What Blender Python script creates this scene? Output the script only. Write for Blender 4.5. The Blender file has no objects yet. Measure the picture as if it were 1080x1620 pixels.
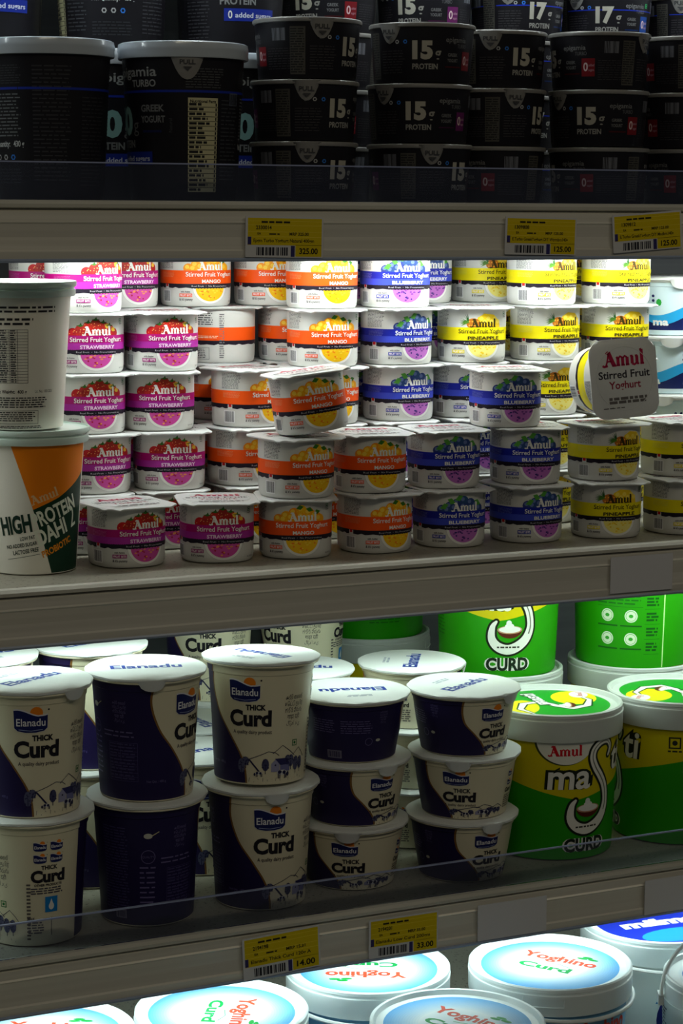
import bpy, bmesh, math, random
from math import sin, cos, pi, radians, atan2, sqrt, degrees
from mathutils import Vector, Matrix
from mathutils.geometry import tessellate_polygon

# ------------------------------------------------------------------ camera, light, exposure
S = bpy.context.scene
COL = S.collection
CAM_D, F_PX, PITCH, ROLL, YAW = 1.7539, 3400.0, .1427, .0067, .4443
cd = bpy.data.cameras.new('camera'); cam = bpy.data.objects.new('camera', cd); COL.objects.link(cam)
cd.sensor_fit = 'VERTICAL'; cd.sensor_height = 36.0; cd.lens = F_PX * 36.0 / 1620.0
cd.clip_start = .05; cd.clip_end = 50
Fv = Vector((sin(YAW) * cos(PITCH), cos(YAW) * cos(PITCH), -sin(PITCH)))
R0 = Vector((cos(YAW), -sin(YAW), 0)); U0 = R0.cross(Fv)
Rv = cos(ROLL) * R0 + sin(ROLL) * U0; Uv = -sin(ROLL) * R0 + cos(ROLL) * U0
M = Matrix.Identity(4)
for i in range(3):
    M[i][0] = Rv[i]; M[i][1] = Uv[i]; M[i][2] = -Fv[i]
M.translation = (0, -CAM_D, 0)
cam.matrix_world = M
S.camera = cam

vs = S.view_settings
vs.view_transform = 'Standard'; vs.look = 'None'; vs.gamma = 1; vs.use_curve_mapping = False
vs.exposure = 0.0

W = bpy.data.worlds.new('store_air'); S.world = W; W.use_nodes = True
wb = W.node_tree.nodes['Background']
wb.inputs[0].default_value = (.72, .80, 1.0, 1); wb.inputs[1].default_value = .022

def area(name, loc, rot, sx, sy, power, col):
    l = bpy.data.lights.new(name, 'AREA'); l.shape = 'RECTANGLE'; l.size = sx; l.size_y = sy
    l.energy = power; l.color = col
    o = bpy.data.objects.new(name, l); COL.objects.link(o); o.location = loc; o.rotation_euler = rot
    return o
# store ceiling lamps behind and above the camera
area('ceiling_lamp', (-.3, -2.6, 1.7), (radians(48), 0, 0), 1.6, .35, 8.6, (1.0, .90, .68))
area('ceiling_lamp', (2.2, -2.3, 1.7), (radians(46), 0, radians(25)), 1.6, .35, 5.4, (1.0, .90, .68))
LED_TOP = .33
LEDS = [(0.33, 3.4, (.86, .96, 1.0)), (0.0, 6.0, (.93, 1.0, .97)), (-.33, 4.6, (.80, 1.0, .90)), (-.66, 6.0, (.80, 1.0, .97))]
SHX0, SHX1 = -.15, 2.35
for z, p, c in LEDS:      # the strip lamp under the front of every shelf (its tube is built with the shelf)
    area('shelf_strip_light', ((SHX0 + SHX1) / 2, .116, z - .043), (radians(20), 0, 0), SHX1 - SHX0 - .1, .014, p, c)

# ------------------------------------------------------------------ materials
_m = {}
def mat(name, col, rough=.5, metal=0., spec=.5, sss=0., trans=None, bump=None):
    if name in _m: return _m[name]
    m = bpy.data.materials.new(name); m.use_nodes = True
    b = m.node_tree.nodes['Principled BSDF']
    b.inputs['Base Color'].default_value = (*col, 1); b.inputs['Roughness'].default_value = rough
    b.inputs['Metallic'].default_value = metal; b.inputs['Specular IOR Level'].default_value = spec
    if sss:
        b.inputs['Subsurface Weight'].default_value = sss
        b.inputs['Subsurface Radius'].default_value = (.004, .004, .004)
    if bump:
        nt = m.node_tree
        tc = nt.nodes.new('ShaderNodeTexCoord'); nz = nt.nodes.new('ShaderNodeTexNoise'); bp = nt.nodes.new('ShaderNodeBump')
        nz.inputs['Scale'].default_value = bump[0]; nz.inputs['Detail'].default_value = 3
        bp.inputs['Strength'].default_value = bump[1]; bp.inputs['Distance'].default_value = .002
        nt.links.new(tc.outputs['Object'], nz.inputs['Vector']); nt.links.new(nz.outputs['Fac'], bp.inputs['Height'])
        nt.links.new(bp.outputs['Normal'], b.inputs['Normal'])
    _m[name] = m
    return m
def lin(r, g, b):
    f = lambda c: (c / 255 / 12.92) if c / 255 <= .04045 else ((c / 255 + .055) / 1.055) ** 2.4
    return (f(r), f(g), f(b))
def ink(rgb):
    return mat('ink_%02x%02x%02x' % rgb, lin(*rgb), .45, spec=.3)
def streaky(name, c1, c2, rough, metal, sc=(1.5, 60, 60), speck=None):
    if name in _m: return _m[name]
    m = mat(name, c1, rough, metal); nt = m.node_tree; b = nt.nodes['Principled BSDF']
    tc = nt.nodes.new('ShaderNodeTexCoord'); mp = nt.nodes.new('ShaderNodeMapping'); nz = nt.nodes.new('ShaderNodeTexNoise')
    rp = nt.nodes.new('ShaderNodeValToRGB')
    mp.inputs['Scale'].default_value = sc; nz.inputs['Scale'].default_value = 1; nz.inputs['Detail'].default_value = 4
    rp.color_ramp.elements[0].position = .3; rp.color_ramp.elements[1].position = .7
    rp.color_ramp.elements[0].color = (*c1, 1); rp.color_ramp.elements[1].color = (*c2, 1)
    nt.links.new(tc.outputs['Object'], mp.inputs[0]); nt.links.new(mp.outputs[0], nz.inputs['Vector'])
    nt.links.new(nz.outputs['Fac'], rp.inputs[0]); out = rp.outputs[0]
    if speck:
        n2 = nt.nodes.new('ShaderNodeTexNoise'); n2.inputs['Scale'].default_value = 260; n2.inputs['Detail'].default_value = 2
        r2 = nt.nodes.new('ShaderNodeValToRGB'); r2.color_ramp.elements[0].position = .60; r2.color_ramp.elements[1].position = .70
        mx = nt.nodes.new('ShaderNodeMix'); mx.data_type = 'RGBA'
        nt.links.new(tc.outputs['Object'], n2.inputs['Vector']); nt.links.new(n2.outputs['Fac'], r2.inputs[0])
        nt.links.new(r2.outputs[0], mx.inputs[0]); nt.links.new(out, mx.inputs[6]); mx.inputs[7].default_value = (*speck, 1)
        out = mx.outputs[2]
    nt.links.new(out, b.inputs['Base Color'])
    nt.links.new(nz.outputs['Fac'], b.inputs['Roughness']) if False else None
    return m
def clear(name, tint, gl=.06, dens=1.0):
    if name in _m: return _m[name]
    m = bpy.data.materials.new(name); m.use_nodes = True; nt = m.node_tree
    nt.nodes.remove(nt.nodes['Principled BSDF'])
    t = nt.nodes.new('ShaderNodeBsdfTransparent'); t.inputs[0].default_value = (*tint, 1)
    g = nt.nodes.new('ShaderNodeBsdfGlossy'); g.inputs['Roughness'].default_value = .12; g.inputs[0].default_value = (.9, .93, 1, 1)
    d = nt.nodes.new('ShaderNodeBsdfDiffuse'); d.inputs[0].default_value = (.35, .38, .5, 1)
    lw = nt.nodes.new('ShaderNodeFresnel'); lw.inputs[0].default_value = 1.45
    a = nt.nodes.new('ShaderNodeMixShader'); c = nt.nodes.new('ShaderNodeMixShader')
    a.inputs[0].default_value = gl
    nt.links.new(t.outputs[0], a.inputs[1]); nt.links.new(d.outputs[0], a.inputs[2])
    nt.links.new(lw.outputs[0], c.inputs[0]); nt.links.new(a.outputs[0], c.inputs[1]); nt.links.new(g.outputs[0], c.inputs[2])
    nt.links.new(c.outputs[0], nt.nodes['Material Output'].inputs[0])
    _m[name] = m
    return m

# ------------------------------------------------------------------ mesh accumulation
class Acc:
    def __init__(s): s.v = []; s.f = []; s.mi = []; s.mats = []; s.sm = []
    def m(s, mt):
        if mt not in s.mats: s.mats.append(mt)
        return s.mats.index(mt)
    def add(s, verts, faces, mt, smooth=True):
        o = len(s.v); k = s.m(mt); s.v += [tuple(p) for p in verts]
        for f in faces: s.f.append([i + o for i in f]); s.mi.append(k); s.sm.append(smooth)
    def box(s, x0, x1, y0, y1, z0, z1, mt):
        v = [(x, y, z) for x in (x0, x1) for y in (y0, y1) for z in (z0, z1)]
        s.add(v, [(0, 1, 3, 2), (4, 6, 7, 5), (0, 4, 5, 1), (2, 3, 7, 6), (0, 2, 6, 4), (1, 5, 7, 3)], mt, False)
    def lathe(s, prof, mt, seg=72, n=2.0, cap=(True, True), sy=1.0):
        vs_, fs = [], []
        for r, z in prof:
            for i in range(seg):
                a = 2 * pi * i / seg; k = sqk(a, n)
                vs_.append((r * k * sin(a), -r * k * cos(a) * sy, z))
        for j in range(len(prof) - 1):
            for i in range(seg):
                a, b = j * seg + i, j * seg + (i + 1) % seg
                fs.append((a, b, b + seg, a + seg))
        if cap[0]: fs.append(tuple(range(seg))[::-1])
        if cap[1]: fs.append(tuple(range((len(prof) - 1) * seg, len(prof) * seg)))
        s.add(vs_, fs, mt)
    def extrude(s, outline, z0, z1, mt):      # outline list of (x,y), flat plate
        n = len(outline)
        v = [(x, y, z0) for x, y in outline] + [(x, y, z1) for x, y in outline]
        f = [tuple(range(n))[::-1], tuple(range(n, 2 * n))] + [(i, (i + 1) % n, n + (i + 1) % n, n + i) for i in range(n)]
        s.add(v, f, mt, False)
    def profx(s, prof, x0, x1, mt):            # closed (y,z) outline swept along X
        n = len(prof)
        v = [(x0, y, z) for y, z in prof] + [(x1, y, z) for y, z in prof]
        f = [tuple(range(n)), tuple(range(n, 2 * n))[::-1]] + [(i, n + i, n + (i + 1) % n, (i + 1) % n) for i in range(n)]
        s.add(v, f, mt, False)
    def tube(s, pts, r, mt, seg=10, closed=False):
        pts = [Vector(p) for p in pts]; n = len(pts); vs_, fs = [], []
        up = Vector((0, 0, 1))
        for i, p in enumerate(pts):
            a = pts[(i - 1) % n] if (closed or i) else p
            b = pts[(i + 1) % n] if (closed or i < n - 1) else p
            t = (b - a).normalized(); u = t.cross(up)
            if u.length < 1e-3: u = t.cross(Vector((0, 1, 0)))
            u.normalize(); w = u.cross(t)
            for k in range(seg):
                c = 2 * pi * k / seg; vs_.append(p + r * (cos(c) * u + sin(c) * w))
        for i in range(n if closed else n - 1):
            j = (i + 1) % n
            for k in range(seg):
                l = (k + 1) % seg; fs.append((i * seg + k, i * seg + l, j * seg + l, j * seg + k))
        s.add(vs_, fs, mt)
    def build(s, name, parent=None, loc=None):
        me = bpy.data.meshes.new(name); me.from_pydata(s.v, [], s.f)
        for mt in s.mats: me.materials.append(mt)
        me.polygons.foreach_set('material_index', s.mi); me.polygons.foreach_set('use_smooth', s.sm)
        me.update()
        o = bpy.data.objects.new(name, me); COL.objects.link(o)
        if parent: o.parent = parent
        if loc: o.location = loc
        try:
            if any(s.sm): me.set_sharp_from_angle(angle=radians(35))
        except Exception: pass
        return o
def sqk(a, n):
    if n == 2.0: return 1.0
    return (abs(cos(a)) ** n + abs(sin(a)) ** n) ** (-1 / n)
def rrect(w, h, r, n=8):
    out = []
    for cx, cy, a0 in ((w / 2 - r, h / 2 - r, 0), (-w / 2 + r, h / 2 - r, 90), (-w / 2 + r, -h / 2 + r, 180), (w / 2 - r, -h / 2 + r, 270)):
        for i in range(n + 1):
            a = radians(a0 + 90 * i / n); out.append((cx + r * cos(a), cy + r * sin(a)))
    return out

# ------------------------------------------------------------------ printed artwork (2-D shapes in mm laid onto a surface)
_t = {}
def glyphs(s, bold):
    key = (s, bold)
    if key in _t: return _t[key]
    def mesh_of(txt):
        c = bpy.data.curves.new('t', 'FONT'); c.body = txt; c.resolution_u = 3 if txt.isascii() else 1; c.offset = bold; c.fill_mode = 'FRONT'
        o = bpy.data.objects.new('t', c); me = bpy.data.meshes.new_from_object(o)
        bm = bmesh.new(); bm.from_mesh(me); bmesh.ops.triangulate(bm, faces=bm.faces[:])
        vv = [(v.co.x, v.co.y) for v in bm.verts]; tt = [[v.index for v in f.verts] for f in bm.faces]
        bm.free(); bpy.data.objects.remove(o); bpy.data.curves.remove(c); bpy.data.meshes.remove(me)
        return vv, tt
    v, t = mesh_of(s)
    vh, _ = mesh_of('H') if s != 'H' else (v, t)
    ch = max(p[1] for p in vh) - min(p[1] for p in vh)
    b0 = min(p[1] for p in vh)
    v = [(x / ch, (y - b0) / ch) for x, y in v]
    x0 = min(p[0] for p in v) if v else 0; x1 = max(p[0] for p in v) if v else 1
    _t[key] = ([(x - x0, y) for x, y in v], t, x1 - x0)
    return _t[key]

class Art:
    def __init__(s): s.tris = []; s.L = 0
    def _tri(s, pts, tr, col, L):
        L = s.L if L is None else L
        for t in tr: s.tris.append((tuple(pts[i] for i in t), col, L))
    def up(s): s.L += 1
    def poly(s, pts, col, L=None):
        tr = tessellate_polygon([[Vector((x, y, 0)) for x, y in pts]])
        s._tri(pts, tr, col, L)
    def rect(s, x0, y0, x1, y1, col, L=None):
        s._tri([(x0, y0), (x1, y0), (x1, y1), (x0, y1)], [(0, 1, 2), (0, 2, 3)], col, L)
    def disc(s, cx, cy, rx, ry=None, col=(0, 0, 0), L=None, n=18, a0=0, a1=360):
        ry = ry or rx
        k = [(cx + rx * cos(radians(a0 + (a1 - a0) * i / n)), cy + ry * sin(radians(a0 + (a1 - a0) * i / n))) for i in range(n + 1)]
        if abs(a1 - a0) >= 359.9: k = k[:-1]
        p = [(cx, cy)] + k if abs(a1 - a0) >= 359.9 else [((k[0][0] + k[-1][0]) / 2, (k[0][1] + k[-1][1]) / 2)] + k
        m = len(k); tr = [(0, 1 + i, 1 + (i + 1) % m) for i in range(m if abs(a1 - a0) >= 359.9 else m - 1)]
        s._tri(p, tr, col, L)
    def ring(s, cx, cy, r0, r1, col, L=None, n=28, a0=0, a1=360, sy=1):
        p = []; tr = []
        for i in range(n + 1):
            a = radians(a0 + (a1 - a0) * i / n)
            p += [(cx + r0 * cos(a), cy + sy * r0 * sin(a)), (cx + r1 * cos(a), cy + sy * r1 * sin(a))]
        for i in range(n): tr += [(2 * i, 2 * i + 1, 2 * i + 3), (2 * i, 2 * i + 3, 2 * i + 2)]
        s._tri(p, tr, col, L)
    def stroke(s, pts, w, col, L=None, w2=None, rnd=True):
        n = len(pts); ws = [w + ((w2 if w2 is not None else w) - w) * i / (n - 1) for i in range(n)]
        s.vstroke(pts, ws, col, L, rnd)
    def vstroke(s, pts, ws, col, L=None, rnd=True):
        n = len(pts); l, r = [], []
        for i in range(n):
            a = pts[max(0, i - 1)]; b = pts[min(n - 1, i + 1)]
            dx, dy = b[0] - a[0], b[1] - a[1]; d = sqrt(dx * dx + dy * dy) or 1; h = ws[i] / 2
            l.append((pts[i][0] - dy / d * h, pts[i][1] + dx / d * h)); r.append((pts[i][0] + dy / d * h, pts[i][1] - dx / d * h))
        for i in range(n - 1):
            s._tri([l[i], l[i + 1], r[i + 1], r[i]], [(0, 1, 2), (0, 2, 3)], col, L)
        if rnd:
            for i in (0, -1):
                if ws[i] > .3: s.disc(pts[i][0], pts[i][1], ws[i] / 2, None, col, L, 10)
    def text(s, txt, cx, y0, h, col, L=None, w=None, bold=0., shear=0., rot=0., al='C'):
        v, t, wd = glyphs(txt, bold)
        sx = (w / wd) if w else h
        W_ = wd * sx; ox = {'C': -W_ / 2, 'L': 0, 'R': -W_}[al]
        c, n = cos(radians(rot)), sin(radians(rot)); P = []
        for x, y in v:
            X = x * sx + ox + shear * y * h; Y = y * h
            P.append((cx + X * c - Y * n, y0 + X * n + Y * c))
        s._tri(P, t, col, L)
    def micro(s, x0, y0, x1, y1, lines, col, seed=1, fill=.55, L=None, ragged=.15):   # small unreadable print: rows of word-like dashes
        if lines > 3: lines = int(lines * 1.35)
        R = random.Random(seed); dy = (y1 - y0) / lines
        for i in range(lines):
            y = y1 - (i + .5) * dy; x = x0; xe = x1 - R.random() * ragged * (x1 - x0)
            while x < xe:
                w = dy * R.uniform(.8, 3.2); w = min(w, xe - x)
                if w > .25: s.rect(x, y - dy * fill / 2, x + w, y + dy * fill / 2, col, L)
                x += w + dy * .45
    def barcode(s, x0, y0, x1, y1, col, seed=3, L=None):
        R = random.Random(seed); x = x0; u = (x1 - x0) / 42
        while x < x1 - u:
            w = u * R.choice((1, 1, 2, 3)); s.rect(x, y0, min(x + w, x1), y1, col, L); x += w + u * R.choice((1, 1, 2))
    def scribble(s, cx, y0, w, h, col, seed, L=None):      # a word of a rounded script
        R = random.Random(seed); x = cx - w / 2
        while x < cx + w / 2 - h * .4:
            k = R.choice((0, 1, 2)); r = h * .36
            if k == 0: s.ring(x + r, y0 + r, r * .62, r, col, L, 8)
            elif k == 1: s.ring(x + r, y0 + r, r * .62, r, col, L, 7, -40, 230); s.rect(x + r * 1.7, y0, x + r * 2.1, y0 + h * .8, col, L)
            else: s.stroke([(x, y0 + h * .7), (x + r, y0 + h * .75), (x + r * 1.1, y0 + h * .1), (x + r * 2, y0 + h * .2)], h * .16, col, L, rnd=False)
            x += r * 2.35
    def lay(s, acc, fn, base=.00014, step=.00005, maxlen=4.0, mfn=None):
        cache = {}; buckets = {}
        for tri, col, L in s.tris:
            st = [tri]
            while st:
                a, b, c = st.pop()
                e = [((a[0] - b[0]) ** 2 + (a[1] - b[1]) ** 2, 0), ((b[0] - c[0]) ** 2 + (b[1] - c[1]) ** 2, 1), ((c[0] - a[0]) ** 2 + (c[1] - a[1]) ** 2, 2)]
                m, k = max(e)
                if m > maxlen * maxlen:
                    if k == 1: a, b, c = b, c, a
                    elif k == 2: a, b, c = c, a, b
                    q = ((a[0] + b[0]) / 2, (a[1] + b[1]) / 2); st += [(a, q, c), (q, b, c)]
                else: buckets.setdefault((col, L), []).append((a, b, c))
        for (col, L), tl in buckets.items():
            vv, ff, idx = [], [], {}
            for t in tl:
                q = []
                for p in t:
                    k = (round(p[0], 3), round(p[1], 3))
                    if k not in idx: idx[k] = len(vv); vv.append(fn(p[0], p[1], base + L * step))
                    q.append(idx[k])
                if len(set(q)) == 3:
                    area2 = (t[1][0] - t[0][0]) * (t[2][1] - t[0][1]) - (t[2][0] - t[0][0]) * (t[1][1] - t[0][1])
                    ff.append(q if area2 > 0 else q[::-1])
            acc.add(vv, ff, (mfn or ink)(col))

def wrap(prof, rref, n=2.0):
    def rz(z):
        for (r0, z0), (r1, z1) in zip(prof, prof[1:]):
            if z0 <= z <= z1 and z1 > z0: return r0 + (r1 - r0) * (z - z0) / (z1 - z0)
        return prof[-1][0] if z > prof[-1][1] else prof[0][0]
    def fn(x, y, off):
        a = x / 1000 / rref; z = y / 1000; r = rz(z) * sqk(a, n) + off
        return (r * sin(a), -r * cos(a), z)
    return fn
def flat(z): return lambda x, y, off: (x / 1000, y / 1000, z + off)
def front(y): return lambda x, z, off: (x / 1000, y - off, z / 1000)

# recurring marks ---------------------------------------------------
BK = (22, 20, 22); WH = (238, 238, 232)
def amul(A, cx, y0, h, col, L=None, shear=0., rot=0., th=1.0):
    st = [([(.14, .03), (.28, .35), (.42, .98)], .10), ([(.40, 1.0), (.60, .50), (.80, .04)], .25), ([(.22, .36), (.64, .36)], .09),
          ([(-.10, .10), (.02, .02), (.30, .07)], .13), ([(.20, .88), (.34, 1.0), (.50, .96)], .11), ([(.66, .05), (.98, .05)], .11)]
    for x in (1.12, 1.48, 1.84): st += [([(x, .05), (x, .58)], .19), ([(x - .13, .06), (x + .15, .06)], .10)]
    st += [([(.98, .55), (1.12, .64)], .10), ([(1.15, .52), (1.30, .66), (1.46, .56)], .12), ([(1.50, .52), (1.66, .66), (1.82, .56)], .12)]
    for x in (2.22, 2.60): st += [([(x, .10), (x, .62)], .19), ([(x - .14, .62), (x + .06, .64)], .10)]
    st += [([(2.20, .10), (2.38, .02), (2.58, .14)], .12), ([(2.58, .07), (2.76, .06)], .10),
           ([(2.98, .05), (2.98, 1.04)], .20), ([(2.84, 1.0), (3.0, 1.05)], .10), ([(2.84, .06), (3.14, .06)], .10)]
    c, n = cos(radians(rot)), sin(radians(rot))
    for p, w in st:
        q = []
        for x, y in p:
            X, Y = (x - 1.52) * h + shear * y * h, y * h; q.append((cx + X * c - Y * n, y0 + X * n + Y * c))
        A.stroke(q, w * h * th, col, L, rnd=False)
def veg(A, x, y, s, col=(20, 110, 50)):
    for a, b, c, d in ((-1, -1, 1, -.75), (-1, .75, 1, 1), (-1, -1, -.75, 1), (.75, -1, 1, 1)):
        A.rect(x + a * s, y + b * s, x + c * s, y + d * s, col)
    A.disc(x, y, s * .45, None, col, None, 10)

# ------------------------------------------------------------------ objects
def empty(name, loc, rz=0): 
    o = bpy.data.objects.new(name, None); COL.objects.link(o); o.location = loc; o.rotation_euler = (0, 0, rz)
    o.empty_display_size = .02
    return o
def tag(o, label, cat, group=None):
    o['label'] = label; o['category'] = cat
    if group: o['group'] = group
    return o
def struct(o): o['kind'] = 'structure'; return o
def dup(root):
    r = root.copy(); COL.objects.link(r)
    for ch in root.children:
        c = ch.copy(); COL.objects.link(c); c.parent = r
        for g in ch.children:
            d = g.copy(); COL.objects.link(d); d.parent = c
    return r
_proto = {}
def place(key, maker, loc, label, cat, group, rot=(0, 0, 0), lidrot=None, name=None):
    if key not in _proto: _proto[key] = r = maker()
    else: r = dup(_proto[key])
    r.location = loc; r.rotation_euler = rot
    tag(r, label, cat, group)
    for ch in r.children:
        if 'lid' in ch.name: ch.rotation_euler = (0, 0, lidrot if lidrot is not None else 0)
    return r
def facing(x, y): return -atan2(x, y + CAM_D)      # turn that makes a label face the aisle where the shopper stands

white_pl = mat('white_polypropylene', (.66, .66, .62), .38)
cream_pl = mat('cream_polypropylene', (.74, .69, .50), .36)
lid_foil = mat('white_foil_lid', (.68, .70, .69), .42, bump=(90, .25))
bucket_lid_pl = mat('milky_white_lid_plastic', (.66, .70, .66), .35)
clear_lid = mat('translucent_grey_lid', (.52, .58, .64), .16, spec=.9)
black_pl = mat('black_label_plastic', (.010, .009, .012), .42, spec=.28)
grey_foil = mat('dull_grey_foil', (.30, .29, .27), .4, .3, bump=(120, .3))

# ---------------- fruit yoghurt cup
CUP_H = .0565; CN = 2.35
cup_prof = [(.0285, 0), (.0318, .0006), (.0335, .0030), (.0340, .008), (.0343, .030), (.0345, .0545)]
FL = {
 'strawberry': dict(band=(178, 6, 116), sub=(172, 40, 156), tx=WH, name='STRAWBERRY', bowl=(206, 74, 160), bits=[(180, 20, 60), (235, 150, 90)], box=(150, 20, 110)),
 'mango': dict(band=(250, 88, 10), sub=(250, 88, 10), tx=WH, name='MANGO', bowl=(250, 196, 16), bits=[(250, 130, 20), (255, 215, 60)], box=(235, 100, 60)),
 'blueberry': dict(band=(20, 34, 160), sub=(58, 74, 198), tx=WH, name='BLUEBERRY', bowl=(190, 110, 196), bits=[(50, 40, 120), (120, 60, 150)], box=(40, 60, 160)),
 'pineapple': dict(band=(240, 224, 6), sub=(240, 224, 6), tx=(58, 50, 8), name='PINEAPPLE', bowl=(250, 236, 130), bits=[(240, 200, 20), (250, 220, 60)], box=(230, 215, 30)),
}
def berry(A, x, y, r, c, c2): 
    A.disc(x, y, r, None, c, None, 14); A.disc(x - r * .25, y + r * .3, r * .42, None, c2, A.L + 1, 10)
def fruit(A, fl):
    R = random.Random(5)
    pts = [(-19, 38), (-12, 41), (-14, 37), (-5, 44), (-7, 39), (2, 46.5), (2, 40), (9, 44), (8, 38.5), (15, 41), (19, 38)]
    if fl == 'strawberry':
        for i, (x, y) in enumerate(pts): 
            A.disc(x, y, 5.0, 5.2, (200 - i % 3 * 22, 26 + i % 2 * 14, 30), None, 14)
            for k in range(4): A.disc(x + R.uniform(-3, 3), y + R.uniform(-3, 3), .45, None, (250, 190, 110), A.L + 1, 5)
            if i % 2 == 1: A.poly([(x - 4, y + 4.4), (x, y + 3), (x + 4, y + 4.6), (x + 1.3, y + 4.6), (x + .6, y + 7), (x - 1, y + 4.8)], (52, 110, 40), A.L + 2)
        A.disc(13, 45, 2.4, None, (240, 190, 60), A.L + 2, 8); A.disc(19, 41.5, 2, None, (240, 190, 60), A.L + 2, 8)
    elif fl == 'mango':
        for i, (x, y) in enumerate(pts): berry(A, x, y, 5.0, (250, 150 + i % 3 * 22, 12), (255, 210, 70))
        for x, y, s in ((0, 48, 1), (16, 43.5, 1), (10, 46, -1)): A.poly([(x - 3 * s, y), (x, y + 3.5), (x + 4 * s, y + 2), (x + 1 * s, y - 1)], (58, 120, 36), A.L + 2)
    elif fl == 'blueberry':
        for i, (x, y) in enumerate(pts): berry(A, x, y, 4.7, (44, 58 + i % 3 * 12, 130), (104, 124, 180))
        for x, y, s in ((-17, 40, 1), (-3, 48, 1), (17, 43, -1), (-10, 45, -1)): A.poly([(x - 4 * s, y - 1), (x, y + 4), (x + 4 * s, y + 3), (x + 1 * s, y - 2)], (84, 160, 60), A.L + 2)
    else:
        A.poly([(-4, 36), (-3, 46), (4, 50), (14, 49), (21, 42), (22, 36)], (246, 206, 30))
        for i in range(6): A.disc(1 + i * 3.6, 45 - (i % 2) * 3, 2.2, None, (255, 226, 90), A.L + 1, 8)
        A.disc(-7, 40, 7, 5.4, (190, 110, 30), A.L + 1, 14)
        for i in range(8): A.disc(-11 + i % 4 * 2.8, 38 + i // 4 * 4, .8, None, (250, 180, 60), A.L + 2, 6)
        for i in range(9):
            a = radians(95 + i * 15); x, y = -12, 42
            A.poly([(x + 1.2, y - 1), (x + 9 * cos(a), y + 8.0 * sin(a)), (x - 1.2, y + 1)], (36 + i * 6, 92 + i * 5, 40), A.L + 2)
def cup_art(fl):
    c = FL[fl]; A = Art(); R = random.Random(11)
    full = 107.5
    A.rect(-full, 22.5, full, 36, c['band'])
    A.rect(-full, 22.5, full, 29, c['sub'], 1) if c['sub'] != c['band'] else None
    # dark strip with a ragged lower edge
    n = 60; lo = [(-full + 2 * full * i / n, 18.3 + (.8 if i % 3 == 0 else 0) + .3 * (i % 2)) for i in range(n + 1)]
    for (x0, y0), (x1, y1) in zip(lo, lo[1:]): A._tri([(x0, y0), (x1, y1), (x1, 22.8), (x0, 22.8)], [(0, 1, 2), (0, 2, 3)], (26, 18, 34), 1)
    # bowl below the strip
    A.disc(3, 19, 18.2, 16.4, (206, 206, 204), 0, 26, 180, 360)
    A.disc(3, 19, 17.6, 15.8, WH, 1, 26, 180, 360)
    A.disc(3, 19, 15.2, 13.6, c['bowl'], 2, 26, 180, 360)
    for i in range(20):
        a = radians(R.uniform(190, 350)); r = R.uniform(2, 12.5)
        x, y = 3 + r * cos(a) * 1.1, 18.5 + r * sin(a)
        A.disc(x, y, R.uniform(.8, 1.6), R.uniform(.6, 1.1), c['bits'][i % 2], 3 + i % 2, 8)
    n = 24
    for i in range(n):
        x0, x1 = -16 + 38 * i / n, -16 + 38 * (i + 1) / n
        A._tri([(x0, 18.0 + .5 * (i % 2)), (x1, 18.5 - .5 * (i % 2)), (x1, 22.8), (x0, 22.8)], [(0, 1, 2), (0, 2, 3)], (26, 18, 34), 5)
    A.text('Real Fruit  \u2022  No Preservatives', 3, 19.8, 1.5, (196, 196, 200), 6, w=38)
    A.L = 1; fruit(A, fl)
    if c['sub'] == c['band'] or True: A.rect(-24, 31, 28, 36, c['band'], 5)
    tx = c['tx']
    amul(A, 3, 36.2, 8.2, tx, 6, th=1.15)
    A.text('Stirred Fruit Yoghurt', 4, 30.0, 4.4, tx, 6, w=51, bold=.012)
    A.text(c['name'], 4, 23.6, 3.4, tx if fl != 'strawberry' else (246, 214, 240), 6, w=33 if len(c['name']) > 5 else 20, bold=.03)
    # left print
    A.text('with Active', -22, 14.2, 1.7, (80, 76, 80), 6, w=9, bold=.02)
    A.rect(-28, 9.8, -15.5, 13.2, c['box'], 6); A.text('FRUIT BITS', -21.7, 10.5, 2.0, (244, 230, 235), 7, w=11, bold=.02)
    A.text("& it's yummy", -21.5, 6.2, 2.4, (60, 56, 60), 6, w=13, bold=.02)
    A.rect(-51, 4.5, -38.5, 16.5, (236, 236, 236), 6); A.barcode(-50, 5.5, -39.5, 15.8, (36, 36, 44), 4, 7)
    A.micro(-54, 37.5, -32, 53, 9, (96, 96, 98), 7, .42)
    A.rect(-46, 17.6, -41, 22.4, (220, 224, 220), 6); A.rect(-45.2, 20, -41.8, 23, (190, 24, 30), 7)
    A.micro(-52, 29, -32, 34.5, 4, tuple(min(255, int(k * .6 + 90)) for k in c['band']), 9, .4, 6)
    A.text('Net Wt. 100g', 31, 4.5, 1.5, (80, 80, 84), 6, w=8)
    veg(A, 28.5, 49.5, 1.9)
    A.rect(26.5, 46.0, 30.5, 46.6, (90, 90, 92), 6)
    # back panel
    A.rect(62, 23.6, 100, 35, c['band'], 6); A.micro(64, 25, 98, 28, 2, (250, 210, 180), 3, .5, 7)
    A.micro(62, 38, 92, 51, 5, (70, 70, 74), 21, .45, 6)
    for a, b, d, e in ((62, 4, 88, 4.3), (62, 15.6, 88, 15.9), (62, 4, 62.3, 15.9), (88, 4, 88.3, 15.9)): A.rect(a, b, d, e, (70, 70, 74), 6)
    A.micro(63.5, 5, 86, 15, 5, (80, 80, 84), 23, .4, 6)
    A.micro(98, 5, 103, 50, 16, (120, 120, 122), 25, .5, 6)
    return A
LIDW, LIDD = .076, .079
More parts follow.
